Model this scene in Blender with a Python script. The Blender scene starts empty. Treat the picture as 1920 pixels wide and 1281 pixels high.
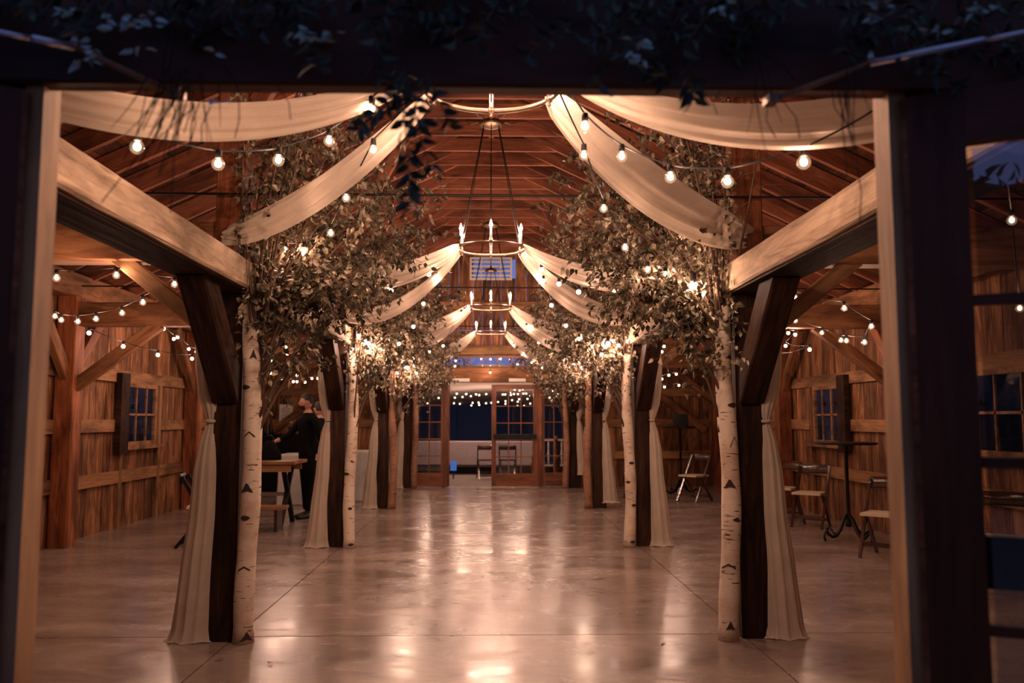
import bpy, bmesh, math, random
from mathutils import Vector as V, Matrix as M, Quaternion as Q

sc = bpy.context.scene
COL = sc.collection
R = math.radians
PI = math.pi

# ------------------------------------------------------------------ camera, sky, exposure
CAM_H = 1.45
F = 1600.0
PITCH = math.atan(145 / F)
YAW = math.atan(40 / F)
cd = bpy.data.cameras.new('camera')
cam = bpy.data.objects.new('camera', cd)
COL.objects.link(cam)
cd.sensor_width = 36.0
cd.lens = F / 1920 * 36.0
cd.clip_start = 0.05
cd.dof.use_dof = True
cd.dof.focus_distance = 6.2
cd.dof.aperture_fstop = 2.6
cam.location = (0, 0, CAM_H)
cam.rotation_euler = (PI / 2 + PITCH, 0, -YAW)
sc.camera = cam
CR = cam.rotation_euler.to_matrix()


def at(u, v, Y):
    """world point on the photograph's line of sight (u, v) standing Y metres down the hall"""
    d = CR @ V(((u - 960) / F, (640.5 - v) / F, -1))
    return V((0, 0, CAM_H)) + d * (Y / d.y)


w = bpy.data.worlds.new('dusk')
sc.world = w
w.use_nodes = True
nt = w.node_tree
nt.nodes.clear()
wo = nt.nodes.new('ShaderNodeOutputWorld')
bg = nt.nodes.new('ShaderNodeBackground')
tc = nt.nodes.new('ShaderNodeTexCoord')
sx = nt.nodes.new('ShaderNodeSeparateXYZ')
rp = nt.nodes.new('ShaderNodeValToRGB')
rp.color_ramp.elements[0].position = 0.0
rp.color_ramp.elements[0].color = (0.13, 0.17, 0.46, 1)
rp.color_ramp.elements[1].position = 0.7
rp.color_ramp.elements[1].color = (0.065, 0.085, 0.18, 1)
nt.links.new(tc.outputs['Generated'], sx.inputs[0])
nt.links.new(sx.outputs[2], rp.inputs[0])
nt.links.new(rp.outputs[0], bg.inputs[0])
nt.links.new(bg.outputs[0], wo.inputs[0])
bg.inputs[1].default_value = 0.62

vs = sc.view_settings
vs.view_transform = 'Standard'
vs.look = 'None'
vs.gamma = 1
vs.use_curve_mapping = False
vs.exposure = 1.0
WARM = (1.0, 0.59, 0.43)
CANDLE_W = 11.0
BULB_W = 1.8
LAMP_W = 12.0
sc.cycles.use_denoising = True
sc.cycles.max_bounces = 8
sc.cycles.diffuse_bounces = 4
sc.cycles.transparent_max_bounces = 24
sc.cycles.sample_clamp_indirect = 4
sc.cycles.caustics_reflective = False
sc.cycles.caustics_refractive = False


# ------------------------------------------------------------------ materials
def mat(name, col, rough=0.6, metal=0.0, spec=0.5, coat=0.0):
    m = bpy.data.materials.new(name)
    m.use_nodes = True
    b = m.node_tree.nodes['Principled BSDF']
    b.inputs['Base Color'].default_value = (*col, 1)
    b.inputs['Roughness'].default_value = rough
    b.inputs['Metallic'].default_value = metal
    b.inputs['Specular IOR Level'].default_value = spec
    b.inputs['Coat Weight'].default_value = coat
    return m


def nodes(m):
    n = m.node_tree
    return n, n.nodes['Principled BSDF']


def ramp(n, stops):
    r = n.nodes.new('ShaderNodeValToRGB')
    e = r.color_ramp.elements
    while len(e) < len(stops):
        e.new(0.5)
    for k, (p, c) in zip(e, stops):
        k.position = p
        k.color = (*c, 1)
    return r


def coords(n, scale, rnd=True):
    t = n.nodes.new('ShaderNodeTexCoord')
    mp = n.nodes.new('ShaderNodeMapping')
    mp.inputs['Scale'].default_value = scale
    if rnd:
        oi = n.nodes.new('ShaderNodeObjectInfo')
        mu = n.nodes.new('ShaderNodeVectorMath')
        mu.operation = 'SCALE'
        mu.inputs[0].default_value = (31, 17, 23)
        n.links.new(oi.outputs['Random'], mu.inputs['Scale'])
        ad = n.nodes.new('ShaderNodeVectorMath')
        n.links.new(t.outputs['Object'], ad.inputs[0])
        n.links.new(mu.outputs[0], ad.inputs[1])
        n.links.new(ad.outputs[0], mp.inputs[0])
    else:
        n.links.new(t.outputs['Object'], mp.inputs[0])
    return mp


def noise(n, vec, scale, detail=5, rough=0.6, dist=0.0):
    t = n.nodes.new('ShaderNodeTexNoise')
    t.inputs['Scale'].default_value = scale
    t.inputs['Detail'].default_value = detail
    t.inputs['Roughness'].default_value = rough
    t.inputs['Distortion'].default_value = dist
    n.links.new(vec.outputs[0], t.inputs['Vector'])
    return t


def mixc(n, a, b, fac, mode='MIX'):
    x = n.nodes.new('ShaderNodeMix')
    x.data_type = 'RGBA'
    x.blend_type = mode
    for s, sock in ((a, 6), (b, 7)):
        if isinstance(s, tuple):
            x.inputs[sock].default_value = (*s, 1)
        else:
            n.links.new(s, x.inputs[sock])
    if isinstance(fac, float):
        x.inputs[0].default_value = fac
    else:
        n.links.new(fac, x.inputs[0])
    return x.outputs[2]


def bump(n, b, h, strength=0.3, dist=0.01):
    k = n.nodes.new('ShaderNodeBump')
    k.inputs['Strength'].default_value = strength
    k.inputs['Distance'].default_value = dist
    n.links.new(h, k.inputs['Height'])
    n.links.new(k.outputs[0], b.inputs['Normal'])


def wood(name, dark, mid, light, rough=0.7, vary=0.35, spec=0.3, fine=1.0):
    """grain runs along local X of every timber"""
    m = mat(name, mid, rough, spec=spec)
    n, b = nodes(m)
    v = coords(n, (0.7, 9 * fine, 9 * fine))
    a = noise(n, v, 2.2, 6, 0.65, 1.2)
    r = ramp(n, [(0.28, dark), (0.5, mid), (0.72, light)])
    n.links.new(a.outputs[0], r.inputs[0])
    v2 = coords(n, (0.5, 1.5, 1.5))
    a2 = noise(n, v2, 2.0, 4, 0.6, 0.6)
    r2 = ramp(n, [(0.38, (0.22, 0.20, 0.19)), (0.58, (1, 1, 1))])
    n.links.new(a2.outputs[0], r2.inputs[0])
    c = mixc(n, r.outputs[0], r2.outputs[0], 0.75, 'MULTIPLY')
    oi = n.nodes.new('ShaderNodeObjectInfo')
    mr = n.nodes.new('ShaderNodeMapRange')
    mr.inputs['To Min'].default_value = 1 - vary
    mr.inputs['To Max'].default_value = 1 + vary * 0.6
    n.links.new(oi.outputs['Random'], mr.inputs[0])
    sc_ = n.nodes.new('ShaderNodeVectorMath')
    sc_.operation = 'SCALE'
    n.links.new(c, sc_.inputs[0])
    n.links.new(mr.outputs[0], sc_.inputs['Scale'])
    n.links.new(sc_.outputs[0], b.inputs['Base Color'])
    bump(n, b, a.outputs[0], 0.35, 0.006)
    return m


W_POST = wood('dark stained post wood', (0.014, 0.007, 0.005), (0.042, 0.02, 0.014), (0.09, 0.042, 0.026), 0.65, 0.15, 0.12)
W_UP = wood('red brown timber', (0.12, 0.03, 0.012), (0.30, 0.095, 0.038), (0.46, 0.17, 0.075), 0.6, 0.15)
W_BEAM = wood('pale sawn beam wood', (0.20, 0.125, 0.08), (0.46, 0.33, 0.225), (0.60, 0.46, 0.33), 0.75, 0.08, fine=1.0)
W_TIE = wood('orange sawn tie wood', (0.13, 0.05, 0.02), (0.30, 0.13, 0.055), (0.42, 0.20, 0.09), 0.7, 0.15, fine=0.6)
W_BRACE = wood('honey brace wood', (0.2, 0.10, 0.045), (0.38, 0.20, 0.09), (0.48, 0.27, 0.13), 0.65, 0.1)
W_WALL = wood('barn siding wood', (0.05, 0.018, 0.009), (0.30, 0.125, 0.055), (0.60, 0.31, 0.15), 0.75, 0.45, fine=0.55)
W_RAIL = wood('siding rail wood', (0.17, 0.08, 0.035), (0.36, 0.18, 0.08), (0.46, 0.25, 0.12), 0.7, 0.1)
W_ROOF = wood('dark roof board wood', (0.06, 0.018, 0.009), (0.12, 0.038, 0.019), (0.20, 0.07, 0.036), 0.8, 0.4)
W_RAFT = wood('rafter wood', (0.18, 0.058, 0.03), (0.33, 0.115, 0.06), (0.48, 0.20, 0.11), 0.7, 0.25)
W_DOOR = wood('varnished door wood', (0.13, 0.035, 0.012), (0.24, 0.075, 0.027), (0.34, 0.13, 0.05), 0.4, 0.08, 0.5)
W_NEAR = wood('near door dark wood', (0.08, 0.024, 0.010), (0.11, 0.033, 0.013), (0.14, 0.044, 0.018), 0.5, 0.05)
W_JAMB = wood('door jamb wood', (0.44, 0.23, 0.10), (0.58, 0.33, 0.15), (0.66, 0.40, 0.2), 0.6, 0.05)
W_TABLE = wood('table top wood', (0.22, 0.09, 0.04), (0.38, 0.18, 0.085), (0.5, 0.26, 0.13), 0.4, 0.1, 0.5)
W_CHAIR = wood('dark walnut chair wood', (0.03, 0.012, 0.008), (0.06, 0.025, 0.015), (0.10, 0.04, 0.025), 0.16, 0.1, 1.0)
M_SEAT = mat('ivory padded seat', (0.62, 0.50, 0.36), 0.35)
M_BLACK = mat('black iron', (0.012, 0.011, 0.011), 0.45, 0.6)
M_BLACKCLOTH = mat('black cloth', (0.006, 0.006, 0.007), 0.9, spec=0.1)
M_CABLE = mat('black cable rubber', (0.012, 0.009, 0.008), 0.7, spec=0.2)
M_STEEL = mat('brushed steel', (0.55, 0.52, 0.5), 0.25, 1.0)
M_ALU = mat('satin aluminium rod', (0.75, 0.75, 0.85), 0.3, 0.9)
M_BRONZE = mat('aged bronze ring', (0.16, 0.10, 0.065), 0.35, 0.8)
M_SLEEVE = mat('ivory candle sleeve', (0.8, 0.7, 0.55), 0.5)
M_PAPER = mat('white paper', (0.75, 0.70, 0.62), 0.8)
M_INK = mat('grey ink', (0.12, 0.1, 0.1), 0.8)
M_SKIN = mat('skin', (0.50, 0.27, 0.19), 0.5)
M_HAIR = mat('dark hair', (0.018, 0.010, 0.007), 0.7)
M_SCAR = mat('black bark scar', (0.035, 0.022, 0.017), 0.9)
M_NAVY = mat('navy tent wall', (0.03, 0.075, 0.26), 0.85)
M_CANOPY = mat('pale tent canopy', (0.6, 0.52, 0.48), 0.85)
M_TENTLINE = mat('tent seam', (0.03, 0.06, 0.14), 0.8)


def fabric(name, col, tr=0.35):
    m = bpy.data.materials.new(name)
    m.use_nodes = True
    n = m.node_tree
    n.nodes.clear()
    o = n.nodes.new('ShaderNodeOutputMaterial')
    d = n.nodes.new('ShaderNodeBsdfDiffuse')
    t = n.nodes.new('ShaderNodeBsdfTranslucent')
    x = n.nodes.new('ShaderNodeMixShader')
    x.inputs[0].default_value = tr
    v = coords(n, (1, 1, 1))
    a = noise(n, v, 7, 4)
    r = ramp(n, [(0.3, tuple(c * 0.86 for c in col)), (0.7, col)])
    n.links.new(a.outputs[0], r.inputs[0])
    n.links.new(r.outputs[0], d.inputs[0])
    n.links.new(r.outputs[0], t.inputs[0])
    n.links.new(d.outputs[0], x.inputs[1])
    n.links.new(t.outputs[0], x.inputs[2])
    n.links.new(x.outputs[0], o.inputs[0])
    return m


M_SHEER = fabric('ivory chiffon', (0.72, 0.61, 0.50))
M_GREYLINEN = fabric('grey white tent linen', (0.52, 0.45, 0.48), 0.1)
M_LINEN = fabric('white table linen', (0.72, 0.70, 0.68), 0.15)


def leafmat(name, cols, rough=0.5):
    m = mat(name, cols[0], rough, spec=0.4)
    n, b = nodes(m)
    v = coords(n, (1, 1, 1))
    a = noise(n, v, 9, 3)
    r = ramp(n, [(0.3 + 0.4 * i / (len(cols) - 1), c) for i, c in enumerate(cols)])
    n.links.new(a.outputs[0], r.inputs[0])
    n.links.new(r.outputs[0], b.inputs['Base Color'])
    return m


M_LEAF = leafmat('dry olive birch leaf', [(0.02, 0.018, 0.011), (0.07, 0.06, 0.036), (0.24, 0.19, 0.125), (0.62, 0.50, 0.35)])
M_GARLEAF = leafmat('dark garland leaf', [(0.012, 0.018, 0.012), (0.04, 0.055, 0.035), (0.13, 0.17, 0.12)])
M_GARPALE = leafmat('pale eucalyptus leaf', [(0.35, 0.50, 0.48), (0.6, 0.8, 0.75)])
M_HEDGE = leafmat('night foliage', [(0.004, 0.006, 0.004), (0.012, 0.018, 0.011), (0.04, 0.05, 0.03)])
M_TWIG = mat('brown twig bark', (0.10, 0.055, 0.035), 0.8)
M_STEM = mat('dark dry stem', (0.03, 0.018, 0.015), 0.9, spec=0.1)

# birch bark
def birch(name, base, shade):
    m = mat(name, base, 0.6)
    n, b = nodes(m)
    v = coords(n, (1, 1, 1))
    a = noise(n, v, 3.0, 6, 0.7)
    r = ramp(n, [(0.35, shade), (0.55, base)])
    n.links.new(a.outputs[0], r.inputs[0])
    v2 = coords(n, (10, 10, 75))
    a2 = noise(n, v2, 1.0, 2, 0.5)
    r2 = ramp(n, [(0.31, (0.07, 0.045, 0.03)), (0.37, (1, 1, 1))])
    n.links.new(a2.outputs[0], r2.inputs[0])
    c = mixc(n, r.outputs[0], r2.outputs[0], 1.0, 'MULTIPLY')
    n.links.new(c, b.inputs['Base Color'])
    bump(n, b, a2.outputs[0], 0.4, 0.004)
    return m


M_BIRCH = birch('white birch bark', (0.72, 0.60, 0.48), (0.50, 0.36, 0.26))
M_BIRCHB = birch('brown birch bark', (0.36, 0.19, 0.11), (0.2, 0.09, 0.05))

# polished concrete
M_FLOOR = mat('polished concrete', (0.3, 0.2, 0.15), 0.3)
n, b = nodes(M_FLOOR)
t_ = n.nodes.new('ShaderNodeNewGeometry')
mp_ = n.nodes.new('ShaderNodeMapping')
mp_.inputs['Scale'].default_value = (0.6, 1.1, 1)
n.links.new(t_.outputs['Position'], mp_.inputs[0])
a = noise(n, mp_, 1.3, 5, 0.55, 0.4)
r = ramp(n, [(0.25, (0.15, 0.11, 0.09)), (0.5, (0.25, 0.19, 0.16)), (0.75, (0.36, 0.28, 0.24))])
n.links.new(a.outputs[0], r.inputs[0])
a3 = noise(n, mp_, 14, 6, 0.7)
r3 = ramp(n, [(0.3, (0.8, 0.8, 0.8)), (0.6, (1.05, 1.05, 1.05))])
n.links.new(a3.outputs[0], r3.inputs[0])
n.links.new(mixc(n, r.outputs[0], r3.outputs[0], 1.0, 'MULTIPLY'), b.inputs['Base Color'])
a2 = noise(n, mp_, 2.6, 6, 0.65, 1.0)
mr = n.nodes.new('ShaderNodeMapRange')
mr.inputs['From Min'].default_value = 0.3
mr.inputs['From Max'].default_value = 0.7
mr.inputs['To Min'].default_value = 0.13
mr.inputs['To Max'].default_value = 0.33
n.links.new(a2.outputs[0], mr.inputs[0])
n.links.new(mr.outputs[0], b.inputs['Roughness'])
b.inputs['Specular IOR Level'].default_value = 0.75
bump(n, b, a3.outputs[0], 0.02, 0.002)
M_JOINT = mat('dark floor joint', (0.03, 0.02, 0.016), 0.9)
M_GRAVEL = mat('gravel', (0.2, 0.17, 0.16), 0.95)
n, b = nodes(M_GRAVEL)
v = coords(n, (1, 1, 1), False)
a = noise(n, v, 30, 4)
r = ramp(n, [(0.3, (0.12, 0.10, 0.09)), (0.7, (0.36, 0.31, 0.29))])
n.links.new(a.outputs[0], r.inputs[0])
n.links.new(r.outputs[0], b.inputs['Base Color'])


def glass(name, refl, tint=(1, 1, 1)):
    m = bpy.data.materials.new(name)
    m.use_nodes = True
    n = m.node_tree
    n.nodes.clear()
    o = n.nodes.new('ShaderNodeOutputMaterial')
    t = n.nodes.new('ShaderNodeBsdfTransparent')
    t.inputs[0].default_value = (*tint, 1)
    g = n.nodes.new('ShaderNodeBsdfGlossy')
    g.inputs['Roughness'].default_value = 0.02
    lw = n.nodes.new('ShaderNodeFresnel')
    lw.inputs[0].default_value = refl
    x = n.nodes.new('ShaderNodeMixShader')
    ge = n.nodes.new('ShaderNodeNewGeometry')
    bf = n.nodes.new('ShaderNodeMath')
    bf.operation = 'SUBTRACT'
    bf.inputs[0].default_value = 1.0
    n.links.new(ge.outputs['Backfacing'], bf.inputs[1])
    mu = n.nodes.new('ShaderNodeMath')
    mu.operation = 'MULTIPLY'
    n.links.new(lw.outputs[0], mu.inputs[0])
    n.links.new(bf.outputs[0], mu.inputs[1])
    n.links.new(mu.outputs[0], x.inputs[0])
    n.links.new(t.outputs[0], x.inputs[1])
    n.links.new(g.outputs[0], x.inputs[2])
    n.links.new(x.outputs[0], o.inputs[0])
    return m


M_PANE = glass('window glass', 1.9, (0.9, 0.9, 0.9))
M_NEARPANE = glass('near door glass', 2.6, (0.8, 0.8, 0.8))
def globe_mat():
    m = glass('lit clear bulb globe', 1.9, (0.97, 0.93, 0.88))
    n = m.node_tree
    x = [k for k in n.nodes if k.type == 'MIX_SHADER'][0]
    o = [k for k in n.nodes if k.type == 'OUTPUT_MATERIAL'][0]
    e = n.nodes.new('ShaderNodeEmission')
    e.inputs[0].default_value = (1, .62, .36, 1)
    e.inputs[1].default_value = .13
    a_ = n.nodes.new('ShaderNodeAddShader')
    n.links.new(x.outputs[0], a_.inputs[0])
    n.links.new(e.outputs[0], a_.inputs[1])
    n.links.new(a_.outputs[0], o.inputs[0])
    return m


M_GLOBE_ = glass('bulb globe glass', 1.9, (0.96, 0.88, 0.78))


def emit(name, col, s, clear=True):
    m = bpy.data.materials.new(name)
    m.use_nodes = True
    n = m.node_tree
    n.nodes.clear()
    o = n.nodes.new('ShaderNodeOutputMaterial')
    e = n.nodes.new('ShaderNodeEmission')
    e.inputs[0].default_value = (*col, 1)
    e.inputs[1].default_value = s
    if clear:
        t = n.nodes.new('ShaderNodeBsdfTransparent')
        a_ = n.nodes.new('ShaderNodeAddShader')
        n.links.new(e.outputs[0], a_.inputs[0])
        n.links.new(t.outputs[0], a_.inputs[1])
        n.links.new(a_.outputs[0], o.inputs[0])
    else:
        n.links.new(e.outputs[0], o.inputs[0])
    return m


M_FIL = emit('glowing filament', (1, 0.74, 0.45), 14)
M_BULB = emit('glowing bulb', (1, 0.72, 0.42), 2.6)
M_FLAME = emit('glowing candle bulb', (1, 0.74, 0.45), 14)
M_SPOT = emit('glowing flood bulb', (1, 0.76, 0.48), 30)
M_SCREEN = emit('blue screen glow', (0.10, 0.22, 0.7), 0.28, False)


# ------------------------------------------------------------------ mesh builder
class MB:
    def __init__(s):
        s.v = []
        s.f = []

    def box(s, lo, hi):
        x0, y0, z0 = lo
        x1, y1, z1 = hi
        k = len(s.v)
        s.v += [(x0, y0, z0), (x1, y0, z0), (x1, y1, z0), (x0, y1, z0), (x0, y0, z1), (x1, y0, z1), (x1, y1, z1), (x0, y1, z1)]
        s.f += [tuple(k + i for i in q) for q in ((0, 3, 2, 1), (4, 5, 6, 7), (0, 1, 5, 4), (1, 2, 6, 5), (2, 3, 7, 6), (3, 0, 4, 7))]
        return s

    def bar(s, p, q, w, h, up=(0, 0, 1)):
        p, q = V(p), V(q)
        x = (q - p)
        L = x.length
        x.normalize()
        u = V(up)
        y = u.cross(x)
        if y.length < 1e-4:
            y = V((0, 1, 0)).cross(x)
        y.normalize()
        z = x.cross(y)
        k = len(s.v)
        for e in (p, q):
            for a, b_ in ((-1, -1), (1, -1), (1, 1), (-1, 1)):
                s.v.append(tuple(e + y * (a * w / 2) + z * (b_ * h / 2)))
        s.f += [tuple(k + i for i in r_) for r_ in ((0, 3, 2, 1), (4, 5, 6, 7), (0, 1, 5, 4), (1, 2, 6, 5), (2, 3, 7, 6), (3, 0, 4, 7))]
        return s

    def tube(s, pts, rad, n=8, cap=True):
        pts = [V(p) for p in pts]
        if not isinstance(rad, (list, tuple)):
            rad = [rad] * len(pts)
        k = len(s.v)
        t = (pts[1] - pts[0]).normalized()
        nrm = t.orthogonal().normalized()
        for i, p in enumerate(pts):
            if i == 0:
                t2 = pts[1] - pts[0]
            elif i == len(pts) - 1:
                t2 = pts[-1] - pts[-2]
            else:
                t2 = pts[i + 1] - pts[i - 1]
            t2.normalize()
            nrm = (nrm - t2 * nrm.dot(t2)).normalized()
            bn = t2.cross(nrm)
            for j in range(n):
                a = 2 * PI * j / n
                s.v.append(tuple(p + (nrm * math.cos(a) + bn * math.sin(a)) * rad[i]))
        for i in range(len(pts) - 1):
            for j in range(n):
                a, b_ = k + i * n + j, k + i * n + (j + 1) % n
                s.f.append((a, b_, b_ + n, a + n))
        if cap:
            s.f.append(tuple(k + j for j in reversed(range(n))))
            s.f.append(tuple(k + (len(pts) - 1) * n + j for j in range(n)))
        return s

    def lathe(s, prof, c=(0, 0, 0), n=12):
        k = len(s.v)
        for r_, z in prof:
            for j in range(n):
                a = 2 * PI * j / n
                s.v.append((c[0] + r_ * math.cos(a), c[1] + r_ * math.sin(a), c[2] + z))
        for i in range(len(prof) - 1):
            for j in range(n):
                a, b_ = k + i * n + j, k + i * n + (j + 1) % n
                s.f.append((a, b_, b_ + n, a + n))
        s.f.append(tuple(k + j for j in reversed(range(n))))
        s.f.append(tuple(k + (len(prof) - 1) * n + j for j in range(n)))
        return s

    def sphere(s, c, r_, n=10, m=7, sq=(1, 1, 1)):
        k = len(s.v)
        for i in range(m + 1):
            th = PI * (0.02 + 0.96 * i / m)
            for j in range(n):
                a = 2 * PI * j / n
                s.v.append((c[0] + r_ * sq[0] * math.sin(th) * math.cos(a), c[1] + r_ * sq[1] * math.sin(th) * math.sin(a), c[2] - r_ * sq[2] * math.cos(th)))
        for i in range(m):
            for j in range(n):
                a, b_ = k + i * n + j, k + i * n + (j + 1) % n
                s.f.append((a, b_, b_ + n, a + n))
        s.f.append(tuple(k + j for j in reversed(range(n))))
        s.f.append(tuple(k + m * n + j for j in range(n)))
        return s

    def torus(s, c, r_, rz, rr, n=48, m=6):
        """ring around Z: radius r_, section rr wide and rz tall"""
        k = len(s.v)
        for i in range(n):
            a = 2 * PI * i / n
            for j in range(m):
                b_ = 2 * PI * (j + 0.5) / m
                q = r_ + rr * math.cos(b_)
                s.v.append((c[0] + q * math.cos(a), c[1] + q * math.sin(a), c[2] + rz * math.sin(b_)))
        for i in range(n):
            for j in range(m):
                a, b_ = k + i * m + j, k + i * m + (j + 1) % m
                c2, d = k + ((i + 1) % n) * m + (j + 1) % m, k + ((i + 1) % n) * m + j
                s.f.append((a, d, c2, b_))
        return s

    def mesh(s, name, m, smooth=False):
        me = bpy.data.meshes.new(name)
        me.from_pydata(s.v, [], s.f)
        me.materials.append(m)
        if smooth:
            me.polygons.foreach_set('use_smooth', [True] * len(me.polygons))
        me.update()
        return me

    def build(s, name, m, parent=None, smooth=False, world=False):
        """link as one object; with world=True the vertices are world coordinates and the parent's place is subtracted"""
        return link(name, s.mesh(name, m, smooth), parent, M.Identity(4) if world else None)


WM = {}


def link(name, data, parent=None, world=None):
    o = bpy.data.objects.new(name, data)
    COL.objects.link(o)
    if parent is not None:
        o.parent = parent
        if world is not None:
            o.matrix_basis = WM[parent.name].inverted() @ world
    elif world is not None:
        o.matrix_basis = world
    WM[o.name] = world if world is not None else (WM[parent.name] if parent is not None else M.Identity(4))
    return o


def tag(o, label=None, cat=None, group=None, kind=None):
    if label:
        o['label'] = label
    if cat:
        o['category'] = cat
    if group:
        o['group'] = group
    if kind:
        o['kind'] = kind
    return o


def thing(name, label, cat, loc=(0, 0, 0), rz=0, group=None):
    o = link(name, None, None, M.Translation(V(loc)) @ M.Rotation(rz, 4, 'Z'))
    return tag(o, label, cat, group)


def struct(name, loc=(0, 0, 0)):
    o = link(name, None, None, M.Translation(V(loc)))
    return tag(o, kind='structure')


def copy_tree(o, parent=None):
    c = o.copy()
    COL.objects.link(c)
    c.parent = parent
    for ch in list(o.children):
        copy_tree(ch, c)
    return c


def place_copy(o, loc, rz, label, group=None):
    c = copy_tree(o)
    c.matrix_basis = M.Translation(V(loc)) @ M.Rotation(rz, 4, 'Z')
    c['label'] = label
    if group:
        c['group'] = group
    return c


TC = {}


def timber_mesh(L, w_, h, m, bev):
    key = (round(L, 2), round(w_, 3), round(h, 3), m.name, bev)
    if key in TC:
        return TC[key]
    if bev == 0:
        me = MB().box((-L / 2, -w_ / 2, -h / 2), (L / 2, w_ / 2, h / 2)).mesh('timber', m)
    else:
        bm = bmesh.new()
        n_ = max(2, int(L / 0.5))
        mb = MB()
        rnd = random.Random(int(L * 1000 + w_ * 77))
        rings = []
        for i in range(n_ + 1):
            x = -L / 2 + L * i / n_
            a, b_ = w_ / 2, h / 2
            e = bev
            ring = []
            for (y, z) in ((-a + e, -b_), (a - e, -b_), (a, -b_ + e), (a, b_ - e), (a - e, b_), (-a + e, b_), (-a, b_ - e), (-a, -b_ + e)):
                q = 0.25 * bev
                ring.append((x, y + rnd.uniform(-q, q), z + rnd.uniform(-q, q)))
            rings.append(ring)
        for rg in rings:
            mb.v += rg
        for i in range(n_):
            for j in range(8):
                a, b_ = i * 8 + j, i * 8 + (j + 1) % 8
                mb.f.append((a, a + 8, b_ + 8, b_)[::-1])
        mb.f.append(tuple(reversed(range(8))))
        mb.f.append(tuple(n_ * 8 + j for j in range(8)))
        me = mb.mesh('timber', m)
    TC[key] = me
    return me


def timber(name, p, q, w_, h, m, parent=None, up=(0, 0, 1), bev=0.0, sx=True):
    p, q = V(p), V(q)
    x = q - p
    L = x.length
    x.normalize()
    y = V(up).cross(x)
    if y.length < 1e-4:
        y = V((0, 1, 0)).cross(x)
    y.normalize()
    z = x.cross(y)
    c = (p + q) / 2
    mt = M(((x.x, y.x, z.x, c.x), (x.y, y.y, z.y, c.y), (x.z, y.z, z.z, c.z), (0, 0, 0, 1)))
    me = timber_mesh(L, w_, h, m, bev)
    s_ = L / max(1e-6, round(L, 2)) if round(L, 2) > 0 else 1
    return link(name, me, parent, mt @ M.Diagonal((s_ if sx else 1, 1, 1, 1)))


def lamp(loc, watts, parent, radius=0.02, name='light_source', col=WARM):
    l = bpy.data.lights.new(name, 'POINT')
    l.energy = watts
    l.color = col
    l.shadow_soft_size = radius
    o = bpy.data.objects.new(name, l)
    COL.objects.link(o)
    if parent is not None:
        o.parent = parent
        o.matrix_basis = WM[parent.name].inverted() @ M.Translation(V(loc))
    else:
        o.location = loc
    return o


# ------------------------------------------------------------------ the hall: dimensions
XW = 5.0            # side walls
YF, YB = 1.93, 18.4  # front wall, back wall
ROWS = [5.87, 9.98, 14.15, 18.22]
ZE, SL = 3.22, 0.47  # roof underside at the side wall, slope


def zroof(x):
    return ZE + SL * (XW - abs(x))


# floor: concrete slabs with sawn joints
fl = struct('floor')
MB().box((-40, -40, -0.12), (40, 60, -0.03)).build('ground_base', M_GRAVEL, fl)
MB().box((-XW - .1, -3.5, -0.03), (XW + .1, YB + 0.15, -0.008)).build('joint_bed', M_JOINT, fl)
xs = [-XW - .1, -1.70, 1.70, XW + .1]
ys = [-3.5, YF, ROWS[0] + 0.03, ROWS[1] + 0.02, ROWS[2], YB + 0.15]
for i in range(3):
    for j in range(5):
        g = 0.005
        MB().box((xs[i] + g, ys[j] + g, -0.01), (xs[i + 1] - g, ys[j + 1] - g, 0.0)).build('concrete_slab', M_FLOOR, fl)

# ceiling
ce = struct('ceiling')
rnd = random.Random(4)
L_s = math.hypot(XW + 0.25, SL * (XW + 0.25))
nb = 26
for s in (-1, 1):
    for k in range(nb):
        x = (k + 0.5) / nb * (XW + 0.25)
        z = zroof(x) + 0.03
        off = rnd.uniform(0, 0.006)
        d = V((s * 1, 0, -SL)).normalized()
        up = V((s * SL, 0, 1)).normalized()
        timber('roof_board', (s * x, YF - 0.2, z + off), (s * x, YB + 0.1, z + off), L_s / nb - 0.006, 0.025, W_ROOF, ce, up=tuple(up))
MB().bar((0, YF - .2, zroof(0) + .09), (0, YB + .1, zroof(0) + .09), 0.5, 0.03).build('ridge_cap', W_ROOF, ce)
for s in (-1, 1):
    MB().bar((s * 2.62, YF - .2, zroof(2.62) + 0.075), (s * 2.62, YB + .1, zroof(2.62) + 0.075), L_s + .02, 0.02, up=(s * SL, 0, 1)).build('roof_underlay', M_BLACKCLOTH, ce)
y = YF + 0.35
k = 0
while y < YB - 0.1:
    for s in (-1, 1):
        p = V((0, y, zroof(0) - 0.10))
        q = V((s * (XW + 0.05), y, zroof(XW + .05) - 0.10))
        timber('rafter', p, q, 0.055, 0.19, W_RAFT, ce, up=(s * SL, 0, 1))
    timber('collar_tie', (-1.05, y + .05, zroof(1.05) - 0.02), (1.05, y + .05, zroof(1.05) - 0.02), 0.045, 0.17, W_RAFT, ce)
    y += 0.62
    k += 1
timber('ridge_beam', (0, YF, zroof(0) - 0.16), (0, YB, zroof(0) - 0.16), 0.06, 0.24, W_RAFT, ce)


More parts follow.
